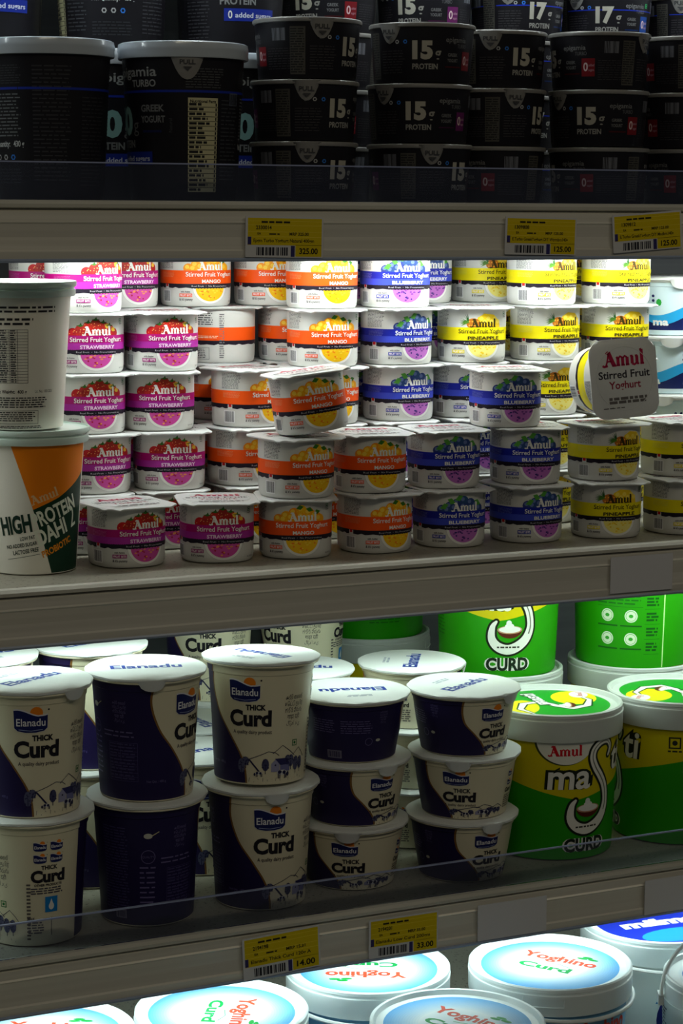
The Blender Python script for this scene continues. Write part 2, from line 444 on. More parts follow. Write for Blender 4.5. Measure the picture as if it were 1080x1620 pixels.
def cup_lid(parent):
    a = Acc(); zt = CUP_H
    out = rrect(LIDW, LIDD, .016, 7); inn = rrect(LIDW - .003, LIDD - .003, .0145, 7)
    R = random.Random(3); n = len(out)
    v = []
    for k, (o, z) in enumerate(((inn, zt - .0022), (out, zt - .0016), (out, zt - .0006), (inn, zt))):
        for i, (x, y) in enumerate(o):
            w = .0005 * sin(i * 1.7) + .0004 * sin(i * .9 + 2) if k in (1, 2) else .0
            v.append((x, y, z + w - (.0008 if k in (1, 2) and i % 9 == 4 else 0)))
    f = []
    for k in range(3):
        for i in range(n): f.append((k * n + i, k * n + (i + 1) % n, (k + 1) * n + (i + 1) % n, (k + 1) * n + i))
    f.append(tuple(range(n))[::-1]); f.append(tuple(range(3 * n, 4 * n)))
    a.add(v, f, lid_foil)
    rg = [(.0315 * sin(t * pi / 24), -.0315 * cos(t * pi / 24), zt + .00005) for t in range(48)]
    a.tube(rg, .00035, lid_foil, 6, True)
    A = Art()
    amul(A, 0, 12.5, 14.5, (176, 24, 70), 0, th=1.25)
    A.text('Stirred Fruit', 0, 0.5, 7.6, (44, 42, 50), 0, w=58, bold=.02)
    A.text('Yoghurt', 0, -10, 7.6, (150, 30, 60), 0, w=36, bold=.02)
    A.micro(-19, -25, 24, -18, 2, (104, 100, 98), 31, .8, 0, .02)
    A.micro(-26, -30, 0, -27.5, 1, (90, 88, 86), 33, .4, 0)
    A.lay(a, flat(zt), .00012, .00003, 9)
    return a.build('foil_lid', parent)
def make_cup(fl):
    def mk():
        t = empty('yoghurt_cup', (0, 0, 0))
        a = Acc(); a.lathe(cup_prof, white_pl, 96, CN)
        cup_art(fl).lay(a, wrap(cup_prof, .0342, CN), .00014, .00006, 2.6)
        a.build('cup_body', t); cup_lid(t)
        return t
    return mk
def cup(fl, x, y, z, label, group, rz=None, tilt=(0, 0)):
    return place('cup_' + fl, make_cup(fl), (x, y, z), label, 'yoghurt cup', group, (tilt[0], tilt[1], rz if rz is not None else 0))

# ---------------- tall and short curd tubs (same artwork family)
NAVY = (32, 22, 72); INKN = (30, 28, 74)
tall_prof = [(.0405, 0), (.0428, .001), (.0432, .004), (.0462, .060), (.0493, .1040), (.0503, .1048), (.0508, .1095), (.0512, .1132)]
short_prof = [(.0395, 0), (.0418, .001), (.0422, .003), (.0470, .030), (.0505, .0530), (.0515, .0535), (.0520, .0588)]
def elanadu_logo(A, cx, y0, w, L, tiny=False, hr=.78):
    h = w * hr; k = 14; top = []
    for i in range(k + 1):
        u = i / k; top.append((cx - w / 2 + w * u, y0 + h * (.77 + .15 * cos(pi * (u * 1.35 - .12)) * (1 if u < .75 else .85) + .05 * u)))
    bot = [(cx + w / 2, y0 + h * .18), (cx + w * .40, y0 + h * .06), (cx + w * .15, y0), (cx - w * .15, y0), (cx - w * .40, y0 + h * .06), (cx - w / 2, y0 + h * .18)]
    A.disc(cx + w * .17, y0 + h * .80, w * .19, w * .19, (236, 132, 22), L, 16)
    A.poly([(x, y + h * .035) for x, y in top] + bot, (222, 222, 232), L + 1)
    A.poly([(x, y - h * .02) for x, y in top] + [(cx + (x - cx) * .985, y + h * .01) for x, y in bot], (20, 30, 92), L + 2)
    if not tiny: A.stroke([(cx - w * .36, y0 + h * .13), (cx, y0 + h * .08), (cx + w * .36, y0 + h * .13)], h * .025, (150, 160, 200), L + 3, rnd=False)
    A.text('Elanadu', cx, y0 + h * .27, h * .30, (236, 236, 240), L + 3, w=w * .86, bold=.012)
    A.disc(cx + w * .53, y0 + h * .92, w * .03, None, BK, L, 8)
def landscape(A, x0, x1, y0, y1, L=4):
    c = (34, 34, 72); g = (84, 86, 118); W_ = x1 - x0; H_ = y1 - y0
    X = lambda u: x0 + u * W_; Y = lambda v: y0 + v * H_
    for p in ([(.12, .62), (.28, .74), (.40, .84), (.50, .80), (.55, .72)], [(.46, .78), (.60, .99), (.72, .82), (.80, .68)], [(.78, .72), (.88, .88), (.95, .74), (1., .60)], [(0, .45), (.10, .60), (.14, .62)]):
        A.stroke([(X(u), Y(v)) for u, v in p], .55, c, L, rnd=False)
    R = random.Random(8)
    for u, v, rx, ry in ((.36, .48, .05, .17), (.74, .55, .05, .17), (.83, .46, .05, .2), (.92, .46, .045, .18), (.68, .62, .04, .1), (.03, .45, .05, .2), (.09, .58, .05, .12)):
        A.disc(X(u), Y(v), rx * W_, ry * H_, g if u > .5 or u < .2 else (62, 64, 98), L, 12)
        for k in range(9): A.disc(X(u + R.uniform(-.8, .8) * rx), Y(v + R.uniform(-.85, .85) * ry), .9, .6, c, L + 1, 6)
        A.rect(X(u) - .35, Y(v - ry - .08), X(u) + .35, Y(v), c, L + 1)
    A.stroke([(X(.14), Y(.62)), (X(.28), Y(.28))], 1.5, c, L, rnd=False)
    # barn
    A.poly([(X(.44), Y(.28)), (X(.44), Y(.50)), (X(.50), Y(.62)), (X(.56), Y(.50)), (X(.56), Y(.28))], (150, 150, 184), L)
    A.poly([(X(.49), Y(.64)), (X(.66), Y(.64)), (X(.73), Y(.46)), (X(.57), Y(.46))], (44, 44, 96), L + 1)
    A.rect(X(.57), Y(.28), X(.72), Y(.46), (110, 112, 160), L)
    A.disc(X(.50), Y(.46), .9, None, c, L + 1, 8)
    # two grazing cows
    for cu, cv, s, hd in ((.27, .17, .8, -1), (.60, .12, 1.25, 1)):
        bx, by = X(cu), Y(cv) + 1.5 * s
        A.disc(bx, by + 2.2 * s, 4.6 * s, 2.0 * s, (210, 210, 214), L + 2, 14)
        A.disc(bx - 2 * s, by + 2.6 * s, 1.8 * s, 1.4 * s, c, L + 3, 8); A.disc(bx + 2 * s, by + 2.2 * s, 1.6 * s, 1.5 * s, c, L + 3, 8)
        for q in (-3.5, -2.2, 2.4, 3.6): A.rect(bx + q * s, by - 2.2 * s, bx + (q + .8) * s, by + 1.6 * s, c, L + 3)
        A.disc(bx + hd * 5.3 * s, by + .8 * s, 1.2 * s, 1.9 * s, c, L + 3, 8)
    for k in range(16): A.stroke([(X(R.random()), Y(R.uniform(0, .16))), (X(R.random() * .02 + k / 16), Y(R.uniform(0, .12)))][1:] + [(X(k / 16) + 1.2, Y(.03 + .05 * (k % 3)))], .35, c, L, rnd=False)
SCRIPTS = ('\u0d15\u0d1f\u0d4d\u0d1f\u0d3f \u0d24\u0d48\u0d30\u0d4d', '\u0b95\u0bc6\u0b9f\u0bcd\u0b9f\u0bbf \u0ba4\u0baf\u0bbf\u0bb0\u0bcd', '\u0c97\u0c1f\u0c4d\u0c1f\u0c3f \u0c2a\u0c46\u0c30\u0c41\u0c17\u0c41', '\u0917\u093e\u0922\u093c\u093e \u0926\u0939\u0940', '\u06af\u0627\u0691\u06be\u0627 \u062f\u06c1\u06cc')
def script_block(A, cx, y, s, col, L=4):
    for i, w in enumerate((15, 16, 15, 11, 12)): A.text(SCRIPTS[i], cx, y - i * 4.6 * s, 3.0 * s, col, L, w=w * s, bold=.0)
def curd_face(A, cx, tall, quad=False):
    bl = (26, 24, 34)
    if not tall:
        elanadu_logo(A, cx - 3, 36, 25, 4, False, .60)
        A.text('THICK', cx + 3, 28.6, 4.4, bl, 4, w=17, bold=.035); A.text('Curd', cx, 18.8, 10.4, bl, 4, w=34, bold=.05)
        A.text('A quality dairy product', cx + 1, 14.6, 2.4, (60, 52, 60), 4, w=33, bold=.012); return
    if not quad:
        elanadu_logo(A, cx - 5, 79.5, 29, 4)
        A.text('THICK', cx + 5.5, 71.8, 5.4, bl, 4, w=19, bold=.05); A.text('Curd', cx, 56.4, 15.6, bl, 4, w=41, bold=.045)
        A.text('A quality dairy product', cx + 2, 49.4, 3.4, (60, 52, 60), 4, w=38, bold=.012); return
    for i in (-1, 1):
        for j in (0, 1): elanadu_logo(A, cx + i * 7.4, 78 + j * 11.5, 11.5, 4, True)
    A.text('THICK', cx + 1, 72.0, 4.0, bl, 4, w=15, bold=.035); A.text('Curd', cx, 60.0, 11.6, bl, 4, w=32, bold=.05)
    A.text('OTHER PRODUCTS', cx, 56.6, 2.2, bl, 4, w=26, bold=.03); A.micro(cx - 16, 49, cx + 16, 55.6, 3, (70, 68, 84), 6, .5, 4)
    A.rect(cx - 3, 32, cx + 9, 46.5, (22, 130, 206), 4); A.disc(cx + 3, 37.5, 2.6, 3.4, WH, 5, 12)
    A.poly([(cx + 1.2, 39.5), (cx + 3, 44.5), (cx + 4.8, 39.5)], WH, 5)
    A.text('MILK', cx - 16, 25.5, 2.2, (50, 50, 66), 4, w=7, bold=.03)
    A.micro(cx - 19, 12, cx - 4, 24, 4, (90, 88, 100), 7, .5, 4); A.rect(cx + 3, 10, cx + 3.5, 27, (60, 60, 74), 4)
def curd_art(tall):
    A = Art(); H = 109 if tall else 57; Rr = 47 if tall else 47.5
    circ = 2 * pi * Rr
    if tall: c = [(2, -4), (25, -8), (49, -22), (66, -34), (80, -40), (90, -42.5), (98, -43), (112, -41)]
    else: c = [(1.5, -8), (12, -12), (24, -22), (34, -31), (44, -34), (52.5, -34), (58, -33)]
    zs = sorted([c[0][0] + (c[-1][0] - c[0][0]) * i / 28 for i in range(29)] + [z * 1000 for _, z in (tall_prof if tall else short_prof) if c[0][0] < z * 1000 < c[-1][0]])
    def xs(z):
        for k in range(len(c) - 1):
            if c[k][0] <= z <= c[k + 1][0]:
                u = (z - c[k][0]) / (c[k + 1][0] - c[k][0])
                m = lambda i: 0 if i in (0, len(c) - 1) else (c[i + 1][1] - c[i - 1][1]) / (c[i + 1][0] - c[i - 1][0])
                d = c[k + 1][0] - c[k][0]
                return c[k][1] * (1 + 2 * u) * (1 - u) ** 2 + c[k + 1][1] * u * u * (3 - 2 * u) + d * (m(k) * u * (1 - u) ** 2 - m(k + 1) * u * u * (1 - u))
        return c[-1][1]
    left = 122 - circ
    P = [(xs(z), z) for z in zs]
    for (xa, za), (xb, zb) in zip(P, P[1:]):
        for j in range(12):
            f0, f1 = j / 12, (j + 1) / 12
            q = lambda x, f: left + (x - left) * f
            A._tri([(q(xa, f0), za), (q(xa, f1), za), (q(xb, f1), zb), (q(xb, f0), zb)], [(0, 1, 2), (0, 2, 3)], NAVY, 0)
        A._tri([(xa - 1.0, za), (xa + .9, za), (xb + .9, zb), (xb - 1.0, zb)], [(0, 1, 2), (0, 2, 3)], (128, 92, 44), 1)
    dim = (108, 100, 150)
    if tall:
        curd_face(A, 0, True); curd_face(A, 90, True, True)
        script_block(A, 44, 81, 1.35, (50, 44, 50)); veg(A, 47, 39, 3.0)
        landscape(A, -11, 62, 3, 38)
        A.micro(70, 6, 74, 60, 12, (100, 94, 90), 4, .5, 4)
        script_block(A, -73, 92, .9, dim, 2); A.micro(-92, 60, -55, 68, 2, dim, 2, .3, 2)
        for y in (56, 52, 48, 44, 40, 36, 32, 28, 24, 20): A.rect(-86, y, -56, y + .3, (78, 70, 120), 2)
        for x in (-86, -73, -56): A.rect(x, 20, x + .3, 56.3, (78, 70, 120), 2)
        A.micro(-85, 21, -57, 56, 9, (70, 64, 112), 12, .4, 2)
        A.text('Net Qty. : 400 g', -38, 19, 2.2, dim, 2, w=19)
        A.micro(-150, 16, -122, 96, 22, (74, 68, 116), 5, .35, 2)
        A.micro(-112, 22, -96, 60, 6, dim, 9, .3, 2)
        A.disc(-104, 88, 4, 2.6, (200, 200, 190), 2, 12); A.stroke([(-101, 88), (-94, 92)], .8, (200, 190, 150), 2, rnd=False)
        A.ring(-104, 68, 6, 6.6, dim, 2, 20); A.text('QUALITY', -104, 67, 2, dim, 2, w=11)
        A.rect(-138, 8, -126, 16, (120, 116, 140), 2); A.barcode(-137, 9, -127, 15, NAVY, 3, 3)
    else:
        curd_face(A, 0, False)
        landscape(A, -10, 52, 1.5, 16); 
        for j in (0, 1): elanadu_logo(A, 60, 40 - j * 9, 8, 4, True)
        A.text('Curd', 60, 24, 5, BK, 4, w=12, bold=.04); A.micro(54, 8, 68, 22, 5, (100, 94, 90), 4, .5, 4)
        A.rect(76, 6, 112, 52, WH, 3); A.micro(78, 28, 110, 50, 10, (60, 58, 62), 14, .5, 4); A.micro(78, 8, 110, 24, 5, (70, 68, 72), 15, .45, 4)
        A.text('}', 92, 26, 9, (60, 58, 62), 4, w=3)
        script_block(A, -62, 50, .55, dim, 2)
        A.micro(-104, 30, -72, 44, 5, dim, 2, .3, 2); A.micro(-134, 30, -110, 44, 5, dim, 3, .3, 2)
        A.ring(-76, 22, 3.4, 3.9, dim, 2, 16); A.disc(-66, 23, 2.6, 1.5, (190, 190, 180), 2, 10)
        A.rect(-120, 5, -104, 13, (120, 116, 140), 2); A.barcode(-119, 6, -105, 12, NAVY, 3, 3)
    return A
def round_foil(parent, r, zt, dup_text='Elanadu', tab=True):
    a = Acc(); seg = 72; prof = [(r - .004, zt - .0042, 0), (r - .001, zt - .0036, 0), (r, zt - .0026, 1), (r, zt - .0008, 1), (r - .0016, zt, 0)]
    v, f = [], []
    for rr, z, w in prof:
        for i in range(seg):
            t = 2 * pi * i / seg; q = w * (.0004 * sin(7 * t) + .0003 * sin(17 * t + 1))
            v.append(((rr + q) * sin(t), -(rr + q) * cos(t), z - abs(q) * .8))
    for j in range(len(prof) - 1):
        for i in range(seg): f.append((j * seg + i, j * seg + (i + 1) % seg, (j + 1) * seg + (i + 1) % seg, (j + 1) * seg + i))
    f.append(tuple(range(seg))[::-1]); f.append(tuple(range((len(prof) - 1) * seg, len(prof) * seg)))
    a.add(v, f, lid_foil)
    if tab:                                       # folded-down pull tab
        tv = []
        for i in range(9):
            u = -1 + i / 4; t = radians(14) * u; dp = .010 * sqrt(max(0, 1 - u * u))
            tv += [((r + .0008) * sin(t), -(r + .0008) * cos(t), zt - .002), ((r - .0015) * sin(t), -(r - .0015) * cos(t), zt - .002 - dp)]
        a.add(tv, [(2 * i, 2 * i + 1, 2 * i + 3, 2 * i + 2) for i in range(8)], lid_foil)
    A = Art()
    A.text(dup_text, 0, -8, 15, (24, 52, 140), 0, w=66, bold=.03)
    A.micro(-14, 22, 14, 30, 2, (150, 156, 170), 4, .6, 0)
    A.lay(a, flat(zt), .00012, .00003, 9)
    return a.build('foil_lid', parent)
def make_tall():
    t = empty('curd_tub', (0, 0, 0)); a = Acc(); a.lathe(tall_prof, cream_pl, 96)
    a.lathe([(.0508, .1117), (.0545, .1122), (.0552, .1132), (.0545, .1145), (.0500, .1145)], cream_pl, 96, cap=(False, False))
    curd_art(True).lay(a, wrap(tall_prof, .047), .00016, .00005, 4.6)
    a.build('tub_body', t); round_foil(t, .0562, .1178)
    return t
def make_short():
    t = empty('curd_cup', (0, 0, 0)); a = Acc(); a.lathe(short_prof, cream_pl, 96)
    a.lathe([(.0515, .0575), (.0545, .0582), (.0552, .0592), (.0545, .0604), (.0500, .0604)], cream_pl, 96, cap=(False, False))
    curd_art(False).lay(a, wrap(short_prof, .0475), .00016, .00005, 4.4)
    a.build('cup_body', t); round_foil(t, .0562, .0632)
    return t
TALL_H, SHORT_H = .1179, .0634
def tall(x, y, k, off, label, lid=0, grp='tall tubs of thick curd', z0=-.33 * 2, tilt=0):
    place('tall', make_tall, (x, y, z0 + k * TALL_H + (.0016 if tilt else 0)), label, 'curd tub', grp, (radians(tilt), 0, facing(x, y) + radians(off)), radians(lid))
def short(x, y, k, off, label, lid=0, grp='short cups of thick curd'):
    place('short', make_short, (x, y, -.66 + k * SHORT_H), label, 'curd cup', grp, (0, 0, facing(x, y) + radians(off)), radians(lid))

# ---------------- milky cups with navy wave (far right)
def make_wave():
    t = empty('milk_cup', (0, 0, 0)); a = Acc(); a.lathe(short_prof, mat('pale_blue_plastic', lin(205, 226, 232), .4), 72)
    a.lathe([(.0515, .0575), (.0545, .0582), (.0552, .0592), (.0545, .0604), (.0500, .0604)], white_pl, 72, cap=(False, False))
    A = Art(); A.L = 0
    for s in (-1, 0, 1):
        for i in range(24):
            x0, x1 = -50 + i * 100 / 24, -50 + (i + 1) * 100 / 24; g = lambda x: 24 + 7 * sin(x / 16) ; k = lambda x: 20 + 8 * sin(x / 16 - .4)
            o = s * 99.3
            A._tri([(o + x0, 8), (o + x1, 8), (o + x1, g(x1) + 5), (o + x0, g(x0) + 5)], [(0, 1, 2), (0, 2, 3)], (40, 160, 216), 0)
            A._tri([(o + x0, 6), (o + x1, 6), (o + x1, k(x1)), (o + x0, k(x0))], [(0, 1, 2), (0, 2, 3)], (16, 28, 84), 1)
        A.text('ma', s * 99.3 - 20, 11, 8, WH, 2, w=18, bold=.04); A.text('ma', s * 99.3 + 25, 11, 8, WH, 2, w=18, bold=.04)
        for q in (-34, -28, 14, 20): A.disc(s * 99.3 + q, 43, 1.6, None, (30, 34, 90), 1, 8); A.disc(s * 99.3 + q, 38, 1.6, None, (30, 34, 90), 1, 8)
        A.disc(s * 99.3 - 22, 36, 3, 4, (40, 160, 60), 1, 8)
    A.lay(a, wrap(short_prof, .0475), .00016, .00005, 4.4)
    a.build('cup_body', t); round_foil(t, .0578, .0632, 'mist')
    return t

# ---------------- high protein dahi tub
dahi_prof = [(.0360, 0), (.0385, .0008), (.0390, .0025), (.0445, .085), (.0470, .1165), (.0478, .1200)]
def make_dahi():
    t = empty('dahi_tub', (0, 0, 0)); a = Acc(); body = mat('ivory_tub_plastic', (.80, .78, .68), .4); a.lathe(dahi_prof, body, 96)
    A = Art(); GR = (8, 52, 34); OR = (240, 132, 8)
    # orange over green flash on the front, slanted left edge
    def xl(z): return -28 + (117 - z) * .31
    N = 20
    def gz(x): return 58 + .42 * (x + 14) if x < 14 else 69.8 + (x - 14) * .6
    for i in range(12):
        for j in range(N):
            f0, f1 = i / 12, (i + 1) / 12; z0, z1 = 1.5 + 115 * j / N, 1.5 + 115 * (j + 1) / N
            p = [(xl(z0) + (48 - xl(z0)) * f0, z0), (xl(z0) + (48 - xl(z0)) * f1, z0), (xl(z1) + (48 - xl(z1)) * f1, z1), (xl(z1) + (48 - xl(z1)) * f0, z1)]
            A._tri(p, [(0, 1, 2), (0, 2, 3)], GR, 0)
    A.poly([(xl(116.5), 116.5), (-10.2, 59.6)] + [(x, gz(x)) for x in (0, 14, 22, 30, 38, 48)] + [(48, 116.5)], OR, 2)
    amul(A, 1, 67.5, 8.2, (232, 190, 140), 4, rot=19)
    A.text('HIGH', -25.5, 37.5, 16.5, (14, 46, 34), 4, w=30, bold=.04, rot=9)
    A.text('PROTEIN', 13.5, 50.5, 14.0, (226, 232, 214), 4, w=47, bold=.03, rot=21)
    A.text('DAHI', 10.5, 32, 15, (226, 232, 214), 4, w=32, bold=.03, rot=22); A.text('2', 34, 42, 20, (226, 232, 214), 4, w=8, rot=20)
    A.text('PROBIOTIC', 15, 22, 6.2, (226, 140, 20), 4, w=34, bold=.03, rot=22)
    A.text('LOW FAT', -8.5, 33.5, 3.4, (30, 52, 44), 4, w=14, bold=.02, rot=9, al='R'); A.text('NO ADDED SUGAR', -6.5, 28, 3.4, (30, 52, 44), 4, w=30, bold=.02, rot=9, al='R'); A.text('LACTOSE FREE', -5, 22, 3.8, (30, 52, 44), 4, w=25, bold=.02, rot=9, al='R')
    A.stroke([(-36, 14), (-4, 19.5)], .4, (60, 70, 60), 4, rnd=False)
    # back panel: ingredients, table, address
    o = 120; k = (40, 40, 40)
    A.micro(o - 30, 103, o + 28, 110, 2, k, 3, .5, 3, .05); A.micro(o - 30, 92, o + 8, 100, 2, k, 4, .5, 3)
    for i in range(19): A.rect(o - 30, 42 + i * 2.6, o + 2, 42.25 + i * 2.6, k, 3)
    for x in (-30, -14, -7, 2): A.rect(o + x, 42, o + x + .3, 89, k, 3)
    A.micro(o - 29, 42.4, o - 15, 89, 18, (60, 60, 60), 5, .5, 3); A.micro(o - 13, 42.4, o - 8, 89, 18, (60, 60, 60), 6, .5, 3)
    A.text('Net Weight:  400 g', o - 14, 33, 3, k, 3, w=30, bold=.02); A.text('Lic. No.: 10012021', o + 18, 33.5, 2.4, k, 3, w=18)
    A.micro(o - 30, 20, o + 22, 30, 4, k, 7, .5, 3); A.micro(o - 28, 8, o + 10, 17, 4, k, 8, .5, 3)
    for p in ((-30, 6, 12, 6.3), (-30, 17.5, 12, 17.8), (-30, 6, -29.7, 17.8), (12, 6, 12.3, 17.8)): A.rect(o + p[0], p[1], o + p[2], p[3], k, 3)
    A.micro(o - 30, 1.8, o + 18, 4.6, 2, k, 9, .5, 3)
    A.lay(a, wrap(dahi_prof, .0435), .00016, .00005, 4.6)
    a.build('tub_body', t)
    b = Acc(); pl = mat('pale_mint_lid', lin(206, 226, 216), .35)
    b.lathe([(.0470, .1165), (.0505, .1168), (.0512, .118), (.0512, .1225), (.0498, .1235), (.0502, .1245), (.0520, .1255), (.0526, .1275), (.0520, .1298), (.0508, .1300), (.0500, .1285), (.0470, .1280)], pl, 96)
    C = Art(); C.disc(0, 0, 44, None, (222, 232, 224), 0, 40); C.disc(10, 12, 20, 12, (30, 120, 90), 1, 20); amul(C, -8, -14, 12, (150, 30, 60), 2)
    C.lay(b, flat(.1280), .0001, .00004, 8)
    b.build('snap_lid', t)
    return t

# ---------------- masti curd bucket
MH = .1535
buck_prof = [(.060, 0), (.0635, .001), (.064, .004), (.0672, .090), (.0686, .126)]
def bucket_lid(parent, r, zt, band, plastic, art, seg=96, name='bucket_lid', dish=.0045):
    b = Acc()
    b.lathe([(r - .0045, zt - band), (r - .001, zt - band), (r - .0004, zt - band + .001), (r - .0002, zt - .010), (r, zt - .0095), (r, zt - .0075), (r - .0012, zt - .0068), (r - .0012, zt - .0048), (r - .0004, zt - .0042),
             (r - .0006, zt - .0012), (r - .0022, zt), (r - .0042, zt - .0006), (r - .0062, zt - dish), (r - .012, zt - dish)], plastic, seg)
    # tamper tab outline on the band
    a0 = radians(14); pts = []
    for t, z in ((-1, -.0095), (-1, -.019), (1, -.019), (1, -.0095)): pts.append(((r + .0002) * sin(a0 * t + .35), -(r + .0002) * cos(a0 * t + .35), zt + z))
    dense = []
    for p, q in zip(pts, pts[1:]):
        for i in range(8):
            u = i / 8; x = p[0] + (q[0] - p[0]) * u; y = p[1] + (q[1] - p[1]) * u; z = p[2] + (q[2] - p[2]) * u; m = sqrt(x * x + y * y); dense.append((x / m * (r + .0002), y / m * (r + .0002), z))
    b.tube(dense, .0006, plastic, 6)
    art.lay(b, flat(zt - dish), .0001, .00004, 7)
    return b.build(name, parent)
def coconut(A, cx, cy, s, L):
    A.disc(cx, cy, 11 * s, 7.5 * s, (92, 34, 16), L, 20, 180, 360); A.disc(cx, cy, 11 * s, 3.6 * s, (196, 150, 120), L + 1, 20); A.disc(cx, cy + .3 * s, 9.6 * s, 2.9 * s, (240, 240, 236), L + 2, 20)
    A.disc(cx - .5 * s, cy + 3 * s, 4.2 * s, 2.8 * s, (244, 244, 240), L + 3, 14); A.disc(cx - 1 * s, cy + 6 * s, 2.4 * s, 2.6 * s, (236, 238, 236), L + 3, 12)
def spline(sw, m=5):
    P = []
    for k in range(len(sw) - 1):
        p0 = sw[max(0, k - 1)]; p1 = sw[k]; p2 = sw[k + 1]; p3 = sw[min(len(sw) - 1, k + 2)]
        for i in range(m):
            u = i / m
            P.append(tuple((2 * p1[d] + (p2[d] - p0[d]) * u + (2 * p0[d] - 5 * p1[d] + 4 * p2[d] - p3[d]) * u * u + (3 * p1[d] - p0[d] - 3 * p2[d] + p3[d]) * u ** 3) / 2 for d in (0, 1)))
    return P + [sw[-1]]
def masti_word(A, cx, L):
    dk = (24, 34, 16)
    for c, LL, bd in ((dk, L, .15), (WH, L + 6, .02)):
        A.text('ma', cx - 20, 75, 27, c, LL, w=(45 if bd < .1 else 51), bold=bd, shear=.06)
        A.text('ti', cx + 43, 88, 30, c, LL, w=(20 if bd < .1 else 25), bold=bd, shear=.10)
    Q = [(cx + x, z) for x, z in spline([(27, 106), (30, 114), (25, 121), (15, 121), (7, 115), (5, 106), (9, 96), (16, 86), (22, 76), (25, 65), (25, 54), (20, 43), (10, 35), (-1, 32), (-12, 36), (-18, 45), (-17, 57), (-13, 63)])]
    n = len(Q)
    wd = [2.2 + 5.5 * sin(pi * min(1, i / n * 1.02)) ** .8 + (4.5 * sin(pi * (i / n - .55) / .45) if i / n > .55 else 0) for i in range(n)]
    A.vstroke(Q, [w + 5.0 for w in wd], dk, L + 2); A.vstroke(Q, [w + .2 for w in wd], (240, 240, 232), L + 7)
    A.vstroke(Q[:int(n * .62)], [w * .18 for w in wd][:int(n * .62)], (120, 124, 110), L + 8)
    coconut(A, cx + 2, 54, 1.25, L + 8)
    A.micro(cx - 12, 33.5, cx + 13, 36, 1, (60, 60, 50), 4, .7, L + 9, 0)
    A.text('CURD', cx, 8.5, 14.5, WH, L + 2, w=52, bold=.13); A.text('CURD', cx, 8.5, 14.5, (24, 40, 26), L + 4, w=48, bold=.04)
def masti_art():
    A = Art(); G = (38, 156, 2); Y = (216, 200, 0); half = pi * 66.3
    nx, top = 96, 127
    def edge(x): 
        return 64 + 38 * abs(sin(pi * (x + 10) / (2 * half))) ** 1.2
    for i in range(nx):
        x0, x1 = -half + 2 * half * i / nx, -half + 2 * half * (i + 1) / nx
        for j in range(3):
            z0, z1 = 1.2 + (top - 1.2) * j / 3, 1.2 + (top - 1.2) * (j + 1) / 3
            A._tri([(x0, z0), (x1, z0), (x1, z1), (x0, z1)], [(0, 1, 2), (0, 2, 3)], G, 0)
        for c0 in (0,):
            e0, e1 = edge(x0), edge(x1)
            if True:
                A._tri([(x0, e0), (x1, e1), (x1, top), (x0, top)], [(0, 1, 2), (0, 2, 3)], Y, 1)
    for o in (0,):
        A.disc(o - 25, 127, 31, 27, (60, 70, 30), 2, 30, 180, 360); A.disc(o - 23.6, 127, 30.2, 26, (238, 238, 228), 3, 30, 180, 360)
        amul(A, o - 25, 110, 10.6, (206, 14, 34), 4, th=1.15)
        masti_word(A, o, 3)
    # back panel icons and table between the two faces
    b = -half / 2 
    for b in (150,):
        for x, y in ((-14, 34), (13, 34), (-14, 60), (13, 60)):
            A.disc(b + x, y, 7.2, None, (226, 240, 214), 2, 20); A.ring(b + x, y, 5.4, 6.0, (120, 190, 100), 3, 18); A.disc(b + x, y, 2.6, 2.0, (60, 170, 50), 3, 10)
            A.rect(b + x - 12, y - 12, b + x + 12, y - 10.4, (10, 92, 20), 2)
        A.micro(b - 26, 72, b + 24, 96, 5, (10, 104, 20), 4, .4, 2); A.rect(b - 26, 70, b + 26, 70.5, (10, 104, 20), 2)
        for i in range(5): A.micro(b + 30, 20 + i * 17, b + 44, 31 + i * 17, 3, (8, 84, 18), i, .6, 2); A.rect(b + 28, 17 + i * 17, b + 46, 17.5 + i * 17, (10, 104, 20), 2)
        A.rect(b + 50, 2, b + 51.4, 126, (190, 236, 150), 2)
        A.rect(b - 48, 78, b - 32, 98, (222, 232, 214), 2); A.micro(b - 47, 79, b - 33, 97, 6, (90, 100, 90), 4, .4, 3)
    b = 40
    A.L = 2; veg(A, 93, 110, 6.2, (40, 44, 36)); A.micro(86, 99.5, 100, 102.5, 1, (40, 44, 36), 4, .6, 2, 0)
    A.micro(-150, 20, -110, 92, 16, (14, 110, 10), 5, .4, 2); A.micro(-104, 40, -80, 92, 10, (14, 110, 10), 6, .4, 2)
    return A
def masti_lid_art():
    A = Art(); A.disc(0, 0, 60, None, (20, 160, 36), 0, 48)
    A.disc(26, -24, 30, 24, (236, 226, 20), 1, 24); A.disc(-20, 30, 30, 16, (236, 226, 20), 1, 24)
    A.vstroke([(-50, 20), (-30, 34), (-6, 30), (4, 12), (-12, -4), (-22, -20), (-8, -36), (18, -40), (44, -24)], [3, 9, 12, 12, 12, 13, 12, 8, 3], (20, 60, 24), 2)
    A.vstroke([(-50, 20), (-30, 34), (-6, 30), (4, 12), (-12, -4), (-22, -20), (-8, -36), (18, -40), (44, -24)], [1, 6, 8, 8, 8, 9, 8, 5, 1], WH, 3)
    coconut(A, -8, -16, 1.1, 4)
    A.text('masti', 18, 10, 16, (20, 60, 24), 4, w=56, bold=.16, rot=18); A.text('masti', 18, 10, 16, WH, 5, w=50, bold=.03, rot=18)
    A.disc(40, -30, 14, 10, WH, 4, 20); amul(A, 40, -34, 6, (206, 14, 34), 5)
    # ring trimmed to disc radius by keeping shapes inside
    return A
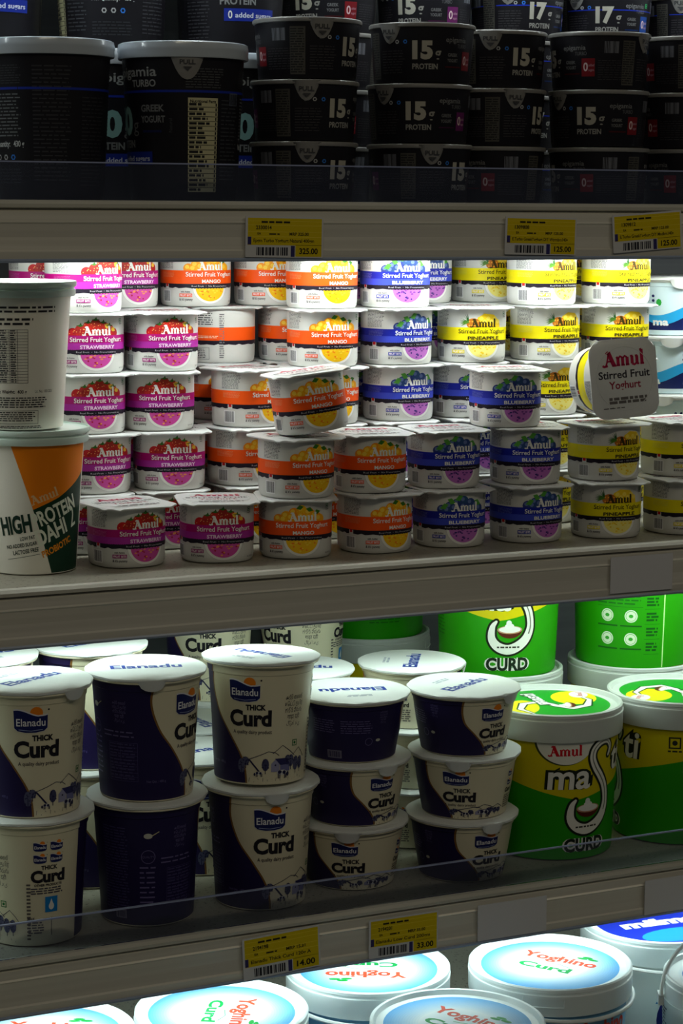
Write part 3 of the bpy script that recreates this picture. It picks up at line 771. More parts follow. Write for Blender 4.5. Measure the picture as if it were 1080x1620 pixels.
def make_masti():
    t = empty('curd_bucket', (0, 0, 0)); a = Acc(); a.lathe(buck_prof, mat('green_bucket_plastic', lin(38, 156, 2), .4), 96)
    masti_art().lay(a, wrap(buck_prof, .0663), .0002, .00005, 5.5)
    a.build('bucket_body', t); bucket_lid(t, .0735, MH, .029, bucket_lid_pl, masti_lid_art())
    return t
def masti(x, y, k, off, label, lid=0):
    place('masti', make_masti, (x, y, -.66 + k * (MH - .0028)), label, 'curd bucket', 'green and yellow curd buckets', (0, 0, facing(x, y) + radians(off)), radians(lid))

# ---------------- round light blue curd bucket (bottom deck)
yog_prof = [(.072, 0), (.0755, .001), (.076, .005), (.0790, .085), (.0802, .115)]
def yog_lid_art(kind):
    A = Art()
    if kind == 'yog':
        for i in range(14):
            u = i / 13; c = tuple(int(a + (b - a) * u) for a, b in zip((84, 156, 214), (232, 244, 248))); A.disc(0, 0, 72 - 2.6 * i, None, c, i, 56)
        A.text('Yoghino', 2, 12, 17, (214, 74, 44), 15, w=84, bold=.035); A.text('Curd', -2, -16, 14, (20, 152, 72), 15, w=58, bold=.04)
        A.stroke([(-6, 2), (8, 5), (22, 0)], 1.2, (90, 180, 120), 15)
        for x, y, r in ((26, 38, 30), (34, 34, -40), (22, 33, 60)): A.disc(x, y, 6, 2.6, (26, 150, 60), 15, 12)
    elif kind == 'milma':
        A.disc(0, 0, 72, None, (24, 44, 168), 0, 56); A.disc(0, -46, 44, 20, (30, 130, 214), 1, 24); A.text('milma', 0, -14, 22, WH, 3, w=96, bold=.06)
        A.text('Curd', 0, 26, 12, WH, 3, w=40, bold=.03)
    else:
        A.disc(0, 0, 64, None, (222, 236, 238), 0, 48); A.ring(0, 0, 50, 60, (18, 116, 190), 1, 40, 40, 330); A.stroke([(-46, -8), (-34, 4), (-24, -8), (-10, 2)], 4, (18, 116, 190), 2); A.text('Curd', 8, -6, 16, (18, 84, 160), 2, w=50, bold=.04)
    return A
def make_yog(kind='yog'):
    def mk():
        t = empty('curd_bucket', (0, 0, 0)); a = Acc(); col = {'yog': (120, 176, 212), 'milma': (226, 236, 232), 'third': (206, 222, 224)}[kind]
        a.lathe(yog_prof, mat('bucket_plastic_' + kind, lin(*col), .4), 96)
        A = Art()
        if kind == 'yog':
            for i in range(40): A.rect(-248 + i * 12.4, 2, -248 + (i + 1) * 12.4, 40, (54, 120, 190), 0)
            for o in (-124, 0, 124): 
                A.text('Yoghino', o, 82, 20, (206, 60, 34), 2, w=74, bold=.035); A.text('Curd', o, 52, 18, (20, 140, 70), 2, w=50, bold=.04)
        elif kind == 'milma':
            for o in (-124, 0, 124):
                A.disc(o, 50, 40, 40, (22, 34, 110), 0, 30); A.disc(o, 58, 44, 32, (34, 128, 190), -0 + 1, 30, 20, 160); A.text('milma', o, 50, 12, WH, 2, w=52, bold=.05); A.disc(o - 8, 108, 8, 5, (20, 110, 170), 2, 14)
        else:
            for o in (-124, 0, 124): A.micro(o - 40, 60, o + 20, 108, 9, (50, 60, 80), 4, .4, 1); A.disc(o + 45, 60, 22, 30, (18, 110, 180), 1, 20)
        A.lay(a, wrap(yog_prof, .079), .0002, .00005, 6)
        a.build('bucket_body', t); bucket_lid(t, .0855 if kind != 'third' else .0800, .1400, .029, mat('frosted_blue_white_lid', (.78, .86, .86), .35), yog_lid_art(kind), dish=.005)
        # handle
        h = Acc(); n = 24
        if kind == 'third': pts = [(.083 * cos(pi * i / n), -.01 + .050 * sin(pi * i / n) * .35, .118 + .072 * sin(pi * i / n)) for i in range(n + 1)]
        else: pts = [(.0865 * cos(pi + pi * i / n), .0865 * sin(pi + pi * i / n), .112 - .006 * sin(pi * i / n)) for i in range(n + 1)]
        h.tube(pts, .0022, mat('white_handle_plastic', (.78, .82, .80), .4), 8)
        for sx in (-1, 1): h.box(sx * .079 - .006, sx * .079 + .006, -.006, .006, .106, .118, mat('white_handle_plastic', (.78, .82, .80), .4))
        h.build('handle', t)
        return t
    return mk
DECK = -.92

# ---------------- black protein yogurt
turbo_prof = [(.045, 0), (.0475, .001), (.048, .004), (.0535, .110), (.0545, .1245), (.0552, .1252)]
def box_0(A, x, y, w, h, col, L=3, txt='added sugars'):
    A.rect(x, y, x + w, y + h, col, L); A.text('0', x + h * .35, y + h * .2, h * .62, WH, L + 1, w=h * .36, bold=.02, al='L'); A.text(txt, x + h * .95, y + h * .28, h * .4, (210, 216, 236), L + 1, w=w - h * 1.2, al='L', bold=.02)
def turbo_art():
    A = Art(); g = (158, 160, 158); BL = (24, 46, 150); o = 0
    for i in range(28): A.rect(-163 + i * 11.65, 94.5, -163 + (i + 1) * 11.65, 96.6, BL, 0)
    A.text('epigamia', 9, 108.5, 8.6, g, 1, w=55, bold=.012); A.text('TURBO', 22, 99.5, 6.2, g, 1, w=27, bold=.02)
    A.text('50', -12, 58, 25, (140, 184, 178), 1, w=35, bold=.05); A.text('g', 11, 61, 12, (110, 112, 112), 1, bold=.0); A.text('PROTEIN', -10, 47, 6.8, (130, 132, 132), 1, w=36, bold=.03)
    A.text('GREEK', 31, 78, 6.0, (126, 128, 130), 1, w=24, bold=.03); A.text('YOGURT', 31, 68.5, 6.0, (126, 128, 130), 1, w=25, bold=.03)
    A.rect(20, 60, 40, 62, (20, 30, 80), 1); A.text('Natural', 50, 66, 3, (70, 72, 76), 1, w=12, rot=90)
    box_0(A, -24, 32, 54, 11.5, BL)
    A.rect(64, 8, 92, 90, (196, 190, 150), 1); A.text('Nutritional Facts', 78, 85.6, 2.8, BK, 2, w=24, bold=.03)
    for i in range(19): A.rect(64, 8 + 4.1 * i, 92, 8.5 + 4.1 * i, BK, 2); A.micro(65, 9.2 + 4.1 * i, 65 + 11 + (i * 7) % 9, 11.9 + 4.1 * i, 1, (30, 30, 30), i, .8, 2, 0); A.rect(89.5, 9 + 4.1 * i, 91, 11.6 + 4.1 * i, (40, 40, 40), 2)
    A.micro(62, 98, 98, 116, 6, (80, 82, 84), 3, .35, 1); A.micro(96, 18, 120, 90, 16, (58, 60, 64), 5, .35, 1)
    A.rect(106, 84, 118, 95, (84, 90, 104), 1); A.barcode(107, 85, 117, 94, BK, 2, 2)
    A.text('Net Quantity:', 126, 46, 5.0, (196, 200, 200), 1, w=27, bold=.02, al='L'); A.text('430 g', 157, 46, 5.0, (196, 200, 200), 1, w=11, bold=.02, al='L')
    A.micro(126, 54, 166, 92, 10, (110, 114, 116), 9, .35, 1); A.micro(126, 14, 166, 28, 4, (50, 52, 56), 9, .35, 1); A.micro(120, 99, 168, 116, 6, (60, 62, 66), 10, .35, 1)
    A.micro(-60, 99, -32, 116, 6, (88, 82, 82), 8, .35, 1); A.micro(-66, 12, -38, 90, 18, (56, 56, 60), 11, .35, 1); A.micro(-106, 12, -76, 90, 18, (46, 46, 50), 12, .35, 1); A.micro(-150, 16, -116, 116, 22, (54, 54, 58), 14, .35, 1)
    for i, c in enumerate(((170, 170, 170), (170, 170, 170), (50, 120, 210))): A.ring(138 + i * 9, 37, 1.4, 2.6, c, 1, 6)
    return A
def pull_tab(acc, r, zt, ang, col, s=1.0):
    n = 12; P = []
    for i in range(n + 1):
        u = -1 + 2 * i / n; P.append((u * .016 * s, -.022 * s * (1 - abs(u) ** 2.2)))
    fv = []
    for x, z in P:
        a = ang + x / r; fv.append(((r + .0008) * sin(a), -(r + .0008) * cos(a), zt + .0004)); fv.append(((r - .002) * sin(a), -(r - .002) * cos(a), zt + z))
    acc.add(fv, [(2 * i, 2 * i + 1, 2 * i + 3, 2 * i + 2) for i in range(n)], col)
    A = Art(); A.text('PULL', 0, -9, 4, (60, 60, 62), 0, w=14, bold=.03); A.poly([(-4, -11), (4, -11), (0, -14.5)], (60, 60, 62), 0)
    A.lay(acc, lambda x, y, off: ((r - .0005 + off * 3) * sin(ang + x * .001 / r), -(r - .0005 + off * 3) * cos(ang + x * .001 / r), zt + y / 1000), .0002, .0001, 5)
def make_turbo():
    t = empty('protein_yogurt_tub', (0, 0, 0)); a = Acc(); a.lathe(turbo_prof, black_pl, 96)
    turbo_art().lay(a, wrap(turbo_prof, .052), .00016, .00005, 5)
    b = a.build('tub_body', t)
    c = Acc(); pull_tab(c, .0565, .1275, radians(70), grey_foil); c.build('pull_tab', t)
    l = Acc(); l.lathe([(.0550, .1245), (.0578, .1247), (.0584, .126), (.0582, .1305), (.0586, .1315), (.0586, .134), (.0578, .1378), (.0560, .1388), (.0545, .1380), (.0530, .1360), (.03, .1358)], clear_lid, 96); l.build('snap_lid', t)
    return t
TURBO_H = .1388
pot_prof = [(.042, 0), (.0445, .001), (.045, .003), (.0484, .0505), (.0490, .0512)]
VAR = {'plum': ((124, 30, 110), '15'), 'red': ((150, 26, 36), '15'), 'blue': ((24, 86, 190), '17')}
def make_pot(var):
    def mk():
        t = empty('protein_yogurt_cup', (0, 0, 0)); a = Acc(); a.lathe(pot_prof, black_pl, 96)
        col, num = VAR[var]; A = Art(); g = (176, 172, 158); col = tuple(int(k * .8) for k in col)
        for o in (0, 150):
            A.text(num, o - 6, 21, 17, g, 1, w=19, bold=.06); A.text('g', o + 8.5, 22.5, 9.5, (150, 148, 140), 1, bold=.02); A.text('PROTEIN', o - 3.5, 12.2, 5, (150, 148, 142), 1, w=24, bold=.03)
            A.text('epigamia', o + 28, 37, 4.6, (120, 120, 120), 1, w=24, bold=.01); A.text('TURBO', o + 35, 32, 3.4, (104, 104, 106), 1, w=12)
            A.text('GREEK', o + 24, 24, 3.0, (116, 116, 116), 1, w=11, bold=.02); A.text('YOGURT', o + 24, 19, 3.0, (116, 116, 116), 1, w=12, bold=.02)
            A.rect(o + 16, 14, o + 34, 15.2, tuple(int(k * .6) for k in col), 1)
            A.rect(o + 36, 12, o + 49, 29, col, 1); A.text('0', o + 40, 17, 8, (216, 190, 190), 2, w=4.6, bold=.02); A.text('added', o + 45.6, 21.5, 2.3, (190, 150, 165), 2, w=5.4); A.text('sugars', o + 45.6, 17, 2.3, (190, 150, 165), 2, w=5.4)
            if var == 'blue': A.rect(o - 50, 34, o + 90, 35, (24, 50, 180), 0); veg(A, o + 45, 40, 2.2, (60, 190, 110))
            A.rect(o - 66, 4, o - 52, 46, (78, 76, 70), 1); A.micro(o - 65.5, 5, o - 52.5, 45, 14, (34, 34, 34), 5, .5, 2)
            A.barcode(o + 58, 34, o + 72, 45, (120, 122, 130), 5, 1)
            for i, c in enumerate(((170, 170, 170), (170, 170, 170), (50, 120, 210))): A.ring(o - 38 + i * 8, 37, 1.0, 2.0, c, 1, 6)
            A.micro(o - 48, 8, o - 22, 30, 7, (64, 62, 64), 6, .3, 1); A.micro(o + 52, 8, o + 80, 28, 7, (58, 56, 60), 7, .3, 1)
        A.lay(a, wrap(pot_prof, .0465), .00016, .00005, 4.6)
        a.build('cup_body', t)
        l = Acc(); l.lathe([(.0480, .0500), (.0500, .0506), (.0504, .0520), (.0502, .0536), (.0492, .0545), (.02, .0545)], grey_foil, 96)
        pull_tab(l, .0503, .0532, radians(-46), grey_foil, .8); l.build('foil_lid', t)
        return t
    return mk
POT_H = .0548

# ================================================================== SETTING
a = Acc(); a.box(SHX0 - .05, SHX1 + .05, .64, .68, -1.25, .60, streaky('back_panel_steel', (.10, .11, .12), (.14, .15, .16), .5, .2)); struct(a.build('wall_back'))
for nm, x in (('wall_left', SHX0 - .05), ('wall_right', SHX1 + .02)):
    a = Acc(); a.box(x, x + .03, -.02, .64, -1.25, .60, mat('side_panel_steel', (.16, .17, .18), .5, .2)); struct(a.build(nm))
a = Acc(); a.box(-2.5, 5, -4.5, 1.0, -1.45, -1.40, streaky('store_floor_tile', (.20, .19, .17), (.26, .25, .22), .35, 0, (3, 3, 3))); struct(a.build('floor'))
a = Acc(); a.box(SHX0 - .05, SHX1 + .05, -.02, .68, .60, .63, mat('side_panel_steel', (.16, .17, .18), .5, .2)); struct(a.build('ceiling'))

rail_m = streaky('dull_aluminium_rail', (.64, .61, .52), (.84, .81, .71), .38, .25, (1.2, 30, 90))
ridge_m = streaky('worn_white_trim', (.46, .45, .38), (.62, .60, .52), .45, 0, (6, 30, 30))
pan_m = streaky('painted_shelf_steel', (.26, .245, .19), (.36, .34, .27), .45, 0, (5, 5, 5), speck=(.12, .11, .09))
edge_m = mat('plastic_lip_led_tint', (.30, .36, .48), .25)  # bluish base colour paints in the strip light passing through the clear lip
guard_m = clear('clear_guard_plastic', (.86, .89, .96), .035)
guard_edge = mat('guard_polished_edge', (.30, .34, .52), .2, spec=.8)
tube_m = bpy.data.materials.new('led_diffuser'); tube_m.use_nodes = True
_b = tube_m.node_tree.nodes['Principled BSDF']; _b.inputs['Emission Color'].default_value = (.9, 1, .96, 1); _b.inputs['Emission Strength'].default_value = 3.0
def shelf(z, label, guard, deep=.62):
    t = empty('refrigerator_shelf', ((SHX0 + SHX1) / 2, .3, z)); h = (SHX1 - SHX0) / 2 - .01
    def o(acc, name, par=t): return acc.build(name, par)
    y = lambda Y: Y - .3
    a = Acc(); a.box(-h, h, y(.012), y(deep), -.022, -.0004, pan_m); a.box(-h, h, y(.03), y(.06), -.034, -.022, pan_m); o(a, 'shelf_pan')
    a = Acc(); a.profx([(y(.012), -.0004), (y(.009), .0008), (y(.004), .0012), (y(.0005), .0006), (y(-.002), -.002), (y(-.0015), -.005), (y(.004), -.0065), (y(.012), -.0065)], -h, h, ridge_m); o(a, 'front_trim')
    a = Acc(); a.profx([(y(.012), -.0066), (y(.003), -.0066), (y(.0005), -.0085), (y(0), -.016), (y(-.0012), -.0175), (y(0), -.019), (y(.0008), -.030), (y(0), -.0405), (y(-.0015), -.042), (y(-.001), -.0485), (y(.004), -.0490), (y(.004), -.020), (y(.012), -.019)], -h, h, rail_m); r = o(a, 'price_rail')
    a = Acc(); a.profx([(y(-.002), -.0480), (y(-.0028), -.0495), (y(-.002), -.0513), (y(.003), -.0513), (y(.003), -.0492)], -h, h, edge_m); a.build('rail_lip', r)
    a = Acc(); a.box(-h + .04, h - .04, y(.106), y(.126), -.040, -.022, mat('lamp_housing', (.7, .7, .7), .4)); l = o(a, 'strip_lamp')
    a = Acc(); a.box(-h + .05, h - .05, y(.109), y(.123), -.0425, -.0401, tube_m); a.build('diffuser', l)
    if guard:
        a = Acc(); a.box(-h, h, y(.0045), y(.0065), .0013, .0322, guard_m); g = o(a, 'clear_guard')
        a = Acc(); a.box(-h, h, y(.0042), y(.0068), .0322, .0334, guard_edge); a.build('guard_edge', g)
    tag(t, label, 'shelf', 'shelves of the open display fridge')
shelf(.33, 'grey metal fridge shelf above the black yogurt cups, mostly out of sight', False)
shelf(0, 'uppermost visible fridge shelf carrying black yogurt tubs behind a clear plastic guard', True)
shelf(-.33, 'middle fridge shelf without guard carrying the fruit yoghurt cups', False)
shelf(-.66, 'lower fridge shelf with clear guard carrying thick curd tubs and green buckets', True)
t = empty('fridge_deck', ((SHX0 + SHX1) / 2, .2, DECK - .06)); h = (SHX1 - SHX0) / 2 - .01
a = Acc(); a.box(-h, h, -.42, .42, .04, .0595, pan_m); a.build('deck_pan', t)
a = Acc(); a.box(-h, h, -.44, -.42, -.34, .085, rail_m); a.box(-h, h, -.42, .42, -.42, .0395, rail_m); a.build('plinth', t)
tag(t, 'wide bottom deck of the display fridge under the pale blue curd buckets', 'fridge deck')

# ---------------- price tags
def price_tag(x, z, rot, w, h, label, code, line, price, mrp, torn=False):
    # x centre along the rail, z centre (m), size in mm
    a = Acc(); o = rrect(w / 1000, h / 1000, .001, 2)
    t = bpy.data.objects.new('price_tag', None)
    v = [(p[0], -.0004, p[1]) for p in o] + [(p[0], .0004, p[1]) for p in o]; n = len(o)
    a.add(v, [tuple(range(n)), tuple(range(n, 2 * n))[::-1]] + [(i, n + i, n + (i + 1) % n, (i + 1) % n) for i in range(n)], mat('white_card', (.62, .62, .62), .6), False)
    A = Art(); X = w / 2; Z = h / 2; Yl = (214, 188, 0); k = (44, 40, 10)
    A.rect(-X + 2, -Z + h * .30, X - 1.6, Z - 1.6, Yl, 0); A.rect(X - w * .36, -Z + 1, X - 1.6, -Z + h * .31, Yl, 0)
    for u in (.50, .62, .78, .88): A.rect(-X + 2, -Z + h * u, X - 1.6, -Z + h * u + .35, (236, 214, 70), 1)
    A.rect(-X + 2, -Z + h * .31, -X + 5.4, -Z + h * .50, (52, 48, 104), 1)
    A.rect(X - w * .42, -Z + .8, X - w * .37, -Z + h * .29, (52, 48, 104), 1)
    A.micro(-X + w * .2, -Z + h * .82, -X + w * .58, -Z + h * .90, 1, k, 3, .6, 2)
    A.text(code, -X + w * .13, -Z + h * .68, h * .095, k, 2, w=w * .2, al='L', bold=.03)
    A.text('EA', -X + w * .15, -Z + h * .55, h * .06, k, 2, al='L', bold=.03); A.micro(-X + w * .3, -Z + h * .54, -X + w * .44, -Z + h * .60, 1, k, 8, .6, 2, 0); A.text('MRP ' + mrp, -X + w * .56, -Z + h * .54, h * .075, k, 2, w=w * .25, al='L', bold=.03)
    A.text(line, -X + w * .1, -Z + h * .37, h * .085, k, 2, w=w * .78, al='L', bold=.02)
    A.barcode(-X + w * .14, -Z + h * .05, -X + w * .54, -Z + h * .25, (40, 40, 46), 6, 2)
    A.text(price, X - w * .07, -Z + h * .09, h * .145, (30, 28, 8), 2, w=w * .24, al='R', bold=.03)
    A.lay(a, front(-.0004), .00008, .00004, 30)
    ob = a.build('price_tag'); bpy.data.objects.remove(t)
    ob.location = (x, -.0030, z); ob.rotation_euler = (0, rot, 0)
    tag(ob, label, 'price tag', 'yellow price tags in the shelf rails')
def blank(x, z, rot, w, h, label):
    a = Acc(); a.box(-w / 2, w / 2, -.0004, .0004, -h / 2, h / 2, mat('grey_white_card', (.66, .66, .68), .55))
    ob = a.build('blank_price_card'); ob.location = (x, -.0030, z); ob.rotation_euler = (0, rot, 0)
    tag(ob, label, 'blank card', 'blank white cards in the shelf rails')
TAGS_HERE = 1
price_tag(.776, -.0300, .015, 75, 36, 'yellow price tag reading 325.00 on the rail above the orange mango cups', '2330014', 'Epgm Turbo Yoghurt Natural 400gm', '325.00', '325.00')
price_tag(1.038, -.0292, .02, 77, 35, 'yellow price tag reading 125.00 hanging level on the top rail above blue cups', '1309808', 'E.Turbo GreekYoghurt D/Y Wtrmbrs140g', '125.00', '125.00')
price_tag(1.156, -.0250, -.07, 78, 36, 'tilted yellow price tag reading 125.00 at the right end of top rail', '1309812', 'E.Turbo GreekYoghurt D/Y Mxdbrs140g', '125.00', '125.00')
price_tag(.775, -.6880, -.045, 78, 40, 'crooked yellow price tag reading 14.00 on the lower rail, under the tubs', '2194198', 'Elanadu Thick Curd 120g A', '14.00', '15.31')
price_tag(.902, -.6890, 0, 74, 38, 'yellow price tag reading 33.00 on the lower rail beside the white blank card', '2194201', 'Elanadu Low Curd 200gm', '33.00', '35.00')
blank(1.1600, -.3575, 0, .072, .036, 'blank white card on the middle rail below the pineapple cups')
blank(1.021, -.6895, 0, .077, .036, 'blank white card on the lower rail right of the 33.00 tag')
blank(1.210, -.6900, 0, .072, .036, 'blank white card at the far right of the lower rail')

# ================================================================== FRUIT YOGHURT CUPS (middle shelf)
Zc = lambda k: -.33 + k * (CUP_H + .0003)
ordn = ['lowest', 'second', 'third', 'fourth', 'topmost']
G = 'small fruit yoghurt cups stacked on the middle shelf'
jr = random.Random(4)
def fc(fl, x, y, k, label, rz=None, tilt=(0, 0), dz=0): cup(fl, x, y, Zc(k) + dz, label, G, rz if rz is not None else radians(jr.uniform(-5, 5)), tilt)
F0 = [('strawberry', .663, .100, 'leftmost strawberry yoghurt cup standing on the shelf, beside the dahi tub', 7),
      ('strawberry', .750, .093, 'strawberry yoghurt cup standing on the shelf, right next to a bottom mango cup', -16),
      ('mango', .827, .085, 'left mango yoghurt cup standing directly on the shelf beside strawberry', -18), ('mango', .910, .084, 'right mango yoghurt cup standing directly on the shelf beside blueberry', 8),
      ('blueberry', .993, .087, 'left blueberry yoghurt cup standing directly on the shelf beside mango', -7), ('blueberry', 1.078, .083, 'right blueberry yoghurt cup standing directly on the shelf beside pineapple', 4),
      ('pineapple', 1.167, .076, 'pineapple yoghurt cup standing on the shelf above the blank white card', -15), ('pineapple', 1.250, .068, 'rightmost pineapple yoghurt cup on the shelf, cut by the picture edge', 5)]
for fl, x, y, lb, r in F0: fc(fl, x, y, 0, lb, radians(r))
F1 = [('mango', .827, .084, 'mango yoghurt cup with barcode in front, second level, left of its mango neighbour', 7), ('mango', .908, .092, 'mango yoghurt cup on second level of front row, beside a blueberry cup', -8),
      ('blueberry', .990, .094, 'shaded blueberry yoghurt cup on second level of front row, beside mango', -5), ('blueberry', 1.080, .090, 'shaded blueberry yoghurt cup on second level of front row, beside pineapple', -14),
      ('pineapple', 1.168, .084, 'pineapple yoghurt cup on second level under the toppled cup', 8), ('pineapple', 1.257, .086, 'pineapple yoghurt cup on second level at the right picture edge', 10)]
for fl, x, y, lb, r in F1: fc(fl, x, y, 1, lb, radians(r))
fc('mango', .842, .080, 2, 'mango yoghurt cup sitting askew and tilted on top of the front mango stack', radians(-10), (radians(-1.5), radians(-7.5)), .0046)
fc('blueberry', 1.058, .094, 2, 'dim blueberry yoghurt cup on top of the front row, its lid bright', radians(-10))
# toppled cup: lies on its side, lid turned to the aisle
cup('pineapple', 1.187, .108, Zc(2) + .0405, 'pineapple yoghurt cup toppled on its side showing its printed foil lid', G, 0, (radians(84), radians(0)))
_top = [o for o in COL.objects if o.get('label', '').startswith('pineapple yoghurt cup toppled')][0]
_top.rotation_mode = 'XYZ'
_top.matrix_world = Matrix.Translation((1.172, .106, Zc(2) + .0404)) @ Matrix.Rotation(radians(-3), 4, 'Z') @ Matrix.Rotation(radians(-3.5), 4, 'Y') @ Matrix.Rotation(radians(84), 4, 'X') 
S2 = [('strawberry', .656, 5), ('strawberry', .733, 4), ('mango', .823, 3), ('mango', .902, 5), ('blueberry', .983, 5), ('blueberry', 1.070, 2), ('pineapple', 1.157, 5), ('pineapple', 1.244, 5)]
nm = ['leftmost', 'second from left', 'third from left', 'fourth from left', 'fifth from left', 'sixth from left', 'seventh from left', 'rightmost']
S2L = {(0, 4): (.653, 18), (0, 3): (.657, -8), (0, 2): (.657, -4), (0, 1): (.661, 4), (1, 3): (.732, -3), (1, 2): (.729, -14), (1, 1): (.738, -12), (2, 2): (.823, 20), (2, 1): (.818, 16), (3, 3): (.901, -6), (3, 4): (.902, -2),
       (4, 4): (.982, -10), (4, 3): (.984, 8), (4, 2): (.988, 1), (6, 3): (1.157, 5), (6, 4): (1.152, 11), (7, 4): (1.243, 9), (7, 3): (1.243, -12)}
for i, (fl, x, n) in enumerate(S2):
    for k in range(n):
        f2 = fl
        xx, r = S2L.get((i, k), (x, jr.uniform(-4, 4)))
        if i == 1 and k == 4: continue
        fc(f2, xx, .188 + jr.uniform(-.003, .003), k, '%s yoghurt cup in the second row back, %s level, %s' % (f2, ordn[k], nm[i]), radians(r))
fc('pineapple', 1.071, .188, 2, 'pineapple yoghurt cup in the second row, third level, left of other pineapples') if False else fc('blueberry', 1.067, .196, 2, 'blueberry yoghurt cup half hidden behind the dim blueberry cup on the front row')
fc('pineapple', 1.071, .188, 3, 'pineapple yoghurt cup facing straight out beside the blueberry columns', radians(-14))
T3 = {0: [.66, .742, .824, .906, .988, 1.07, 1.152, 1.234], 1: [.66, .742, .824, .906, .988, 1.07, 1.152, 1.234], 2: [.66, .742, .824, .906, .988, 1.07, 1.152, 1.234],
      3: [.662, .744, .827, .907, .987, 1.065, 1.143, 1.225], 4: [.643, .722, .800, .880, .962, 1.052, 1.132, 1.23]}
T3F = {0: 'strawberry', 1: 'strawberry', 2: 'mango', 3: 'mango', 4: 'blueberry', 5: 'blueberry', 6: 'pineapple', 7: 'pineapple'}
for k in range(5):
    for i, x in enumerate(T3[k]):
        fl = T3F[i]; r = jr.uniform(-5, 5)
        if k == 3 and i == 2: r = 172
        seen = (k == 4 and i in (1, 2, 3, 5, 6)) or (k == 3 and i in (2, 3)) or (k == 2 and i == 2)
        lb = ('mango yoghurt cup turned backwards, showing its white back panel and orange band' if (k == 3 and i == 2) else
              ('%s yoghurt cup in the rearmost row, %s level, %s, peeking out' % (fl, ordn[k], nm[i]) if seen else '%s yoghurt cup in the rearmost row, hidden by the stacks in front' % fl))
        fc(fl, x, .272, k, lb, radians(r))

# dahi tubs, far left of the middle shelf
place('dahi', make_dahi, (.575, .104, -.33), 'tall ivory dahi tub with orange and green front, standing on the middle shelf', 'dahi tub', 'tall dahi tubs', (0, 0, facing(.575, .104) + radians(14)))
place('dahi', make_dahi, (.563, .101, -.33 + .1302), 'tall ivory dahi tub turned to its printed back, stacked on the orange one', 'dahi tub', 'tall dahi tubs', (0, 0, facing(.563, .101) + radians(-150)))
# milky cups at the right edge
for k in range(4):
    place('wave', make_wave, (1.343, .236, -.33 + k * SHORT_H), ['pale cup with navy wave at the foot of the rightmost stack', 'pale cup with navy wave, second up in the rightmost stack', 'pale cup with navy wave, third up in the rightmost stack',
          'pale cup with navy wave, fourth up beside the pineapple cups', 'pale cup with navy wave topping the rightmost stack'][k], 'milk cup', 'pale cups with navy wave stacked at right', (0, 0, facing(1.343, .236) + radians(-12 + 9 * k)))

# ================================================================== THICK CURD (lower shelf)
tall(.5605, .071, 0, -93, 'tall curd tub with four small logos, bottom left corner behind the guard')
tall(.5605, .071, 1, 6, 'tall cream curd tub at far left, sitting on the four-logo tub', 40)
tall(.6732, .078, 0, 128, 'tall curd tub with its dark navy back outwards, under the second tub')
tall(.6732, .078, 1, 58, 'tall curd tub mostly navy with a cream edge, second from left on top', -58 + 6)
tall(.7876, .076, 0, 17, 'tall curd tub with navy curve, under the landscape tub', 0)
tall(.7876, .078, 1, -12, 'tall cream curd tub printed with cows and hills, third from left on top', 150, tilt=-2.5)
tall(.7760, .198, 0, 10, 'single tall curd tub with white lid, in the gap behind the landscape tub', 20, 'tall tubs of thick curd')
tall(.815, .315, 0, 60, 'single tall curd tub deep in the gap, in front of the rear tub', 60)
for x, y, n in ((.662, .204, 2), (.549, .196, 2), (.875, .425, 2), (.988, .424, 2)):
    for k in range(n):
        what = {.662: 'behind the two left front stacks', .549: 'cut by the left picture edge behind the front tubs', .875: 'at the back, showing Curd lettering under the rail',   .988: 'at the back, printed with hills under the rail'}[x]
        tall(x, y, k, {.662: 30, .549: 120, .875: -8,   .988: -40}[x], 'tall curd tub %s, %s' % (what, 'upper' if k else 'lower'), {.662: 5, .549: 80}.get(x, 0))
# short cups
S_ = [(.893, .094, [(-4, 'short curd cup with cream front, lowest of the left three-cup stack'), (38, 'short curd cup half navy half cream, middle of the left three-cup stack'), (112, 'short curd cup all navy under a white lid, top of left three-cup stack')], 80),
      (1.004, .071, [(34, 'short curd cup, lowest of the right three-cup stack next to the bucket'), (-6, 'short curd cup with cream front, middle of the right three-cup stack'), (40, 'short curd cup topping the right three-cup stack beside the bucket')], 18)]
for x, y, cups, lid in S_:
    for k, (off, lb) in enumerate(cups):
        short(x + (.002 if k == 1 else 0), y, k, off, lb, lid if k == 2 else 0)
for k, lb in enumerate(('lowest', 'middle', 'top')):
    short(.890, .212, k, 20, 'short curd cup behind the landscape tub, %s of the stack half hidden' % lb, -20)
    short(1.008, .192, k, -82, 'short curd cup behind the right three-cup stack, %s of its own stack' % lb, 168)

# masti buckets
masti(1.133, .116, 0, 34, 'green and yellow curd bucket standing in front, its white swoosh facing out', 60)
masti(1.281, .108, 0, -80, 'green and yellow curd bucket cut by the right edge, showing small square mark', -20)
masti(1.166, .290, 0, 40, 'green curd bucket at the back, carrying the bright coconut bucket', 0)
masti(1.166, .290, 1, 10, 'bright green curd bucket with coconut bowl and CURD, on another bucket', 0)
masti(1.330, .268, 0, 20, 'green curd bucket at back right under the one with four icons', 0)
masti(1.330, .268, 1, -143, 'bright green curd bucket turned to four round white icons, at back right', 0)
masti(1.125, .530, 0, 60, 'green curd bucket at the very back, its white lid band seen', 0)
masti(1.125, .530, 1, 130, 'green curd bucket on the rearmost bucket, just a green strip visible', 0)

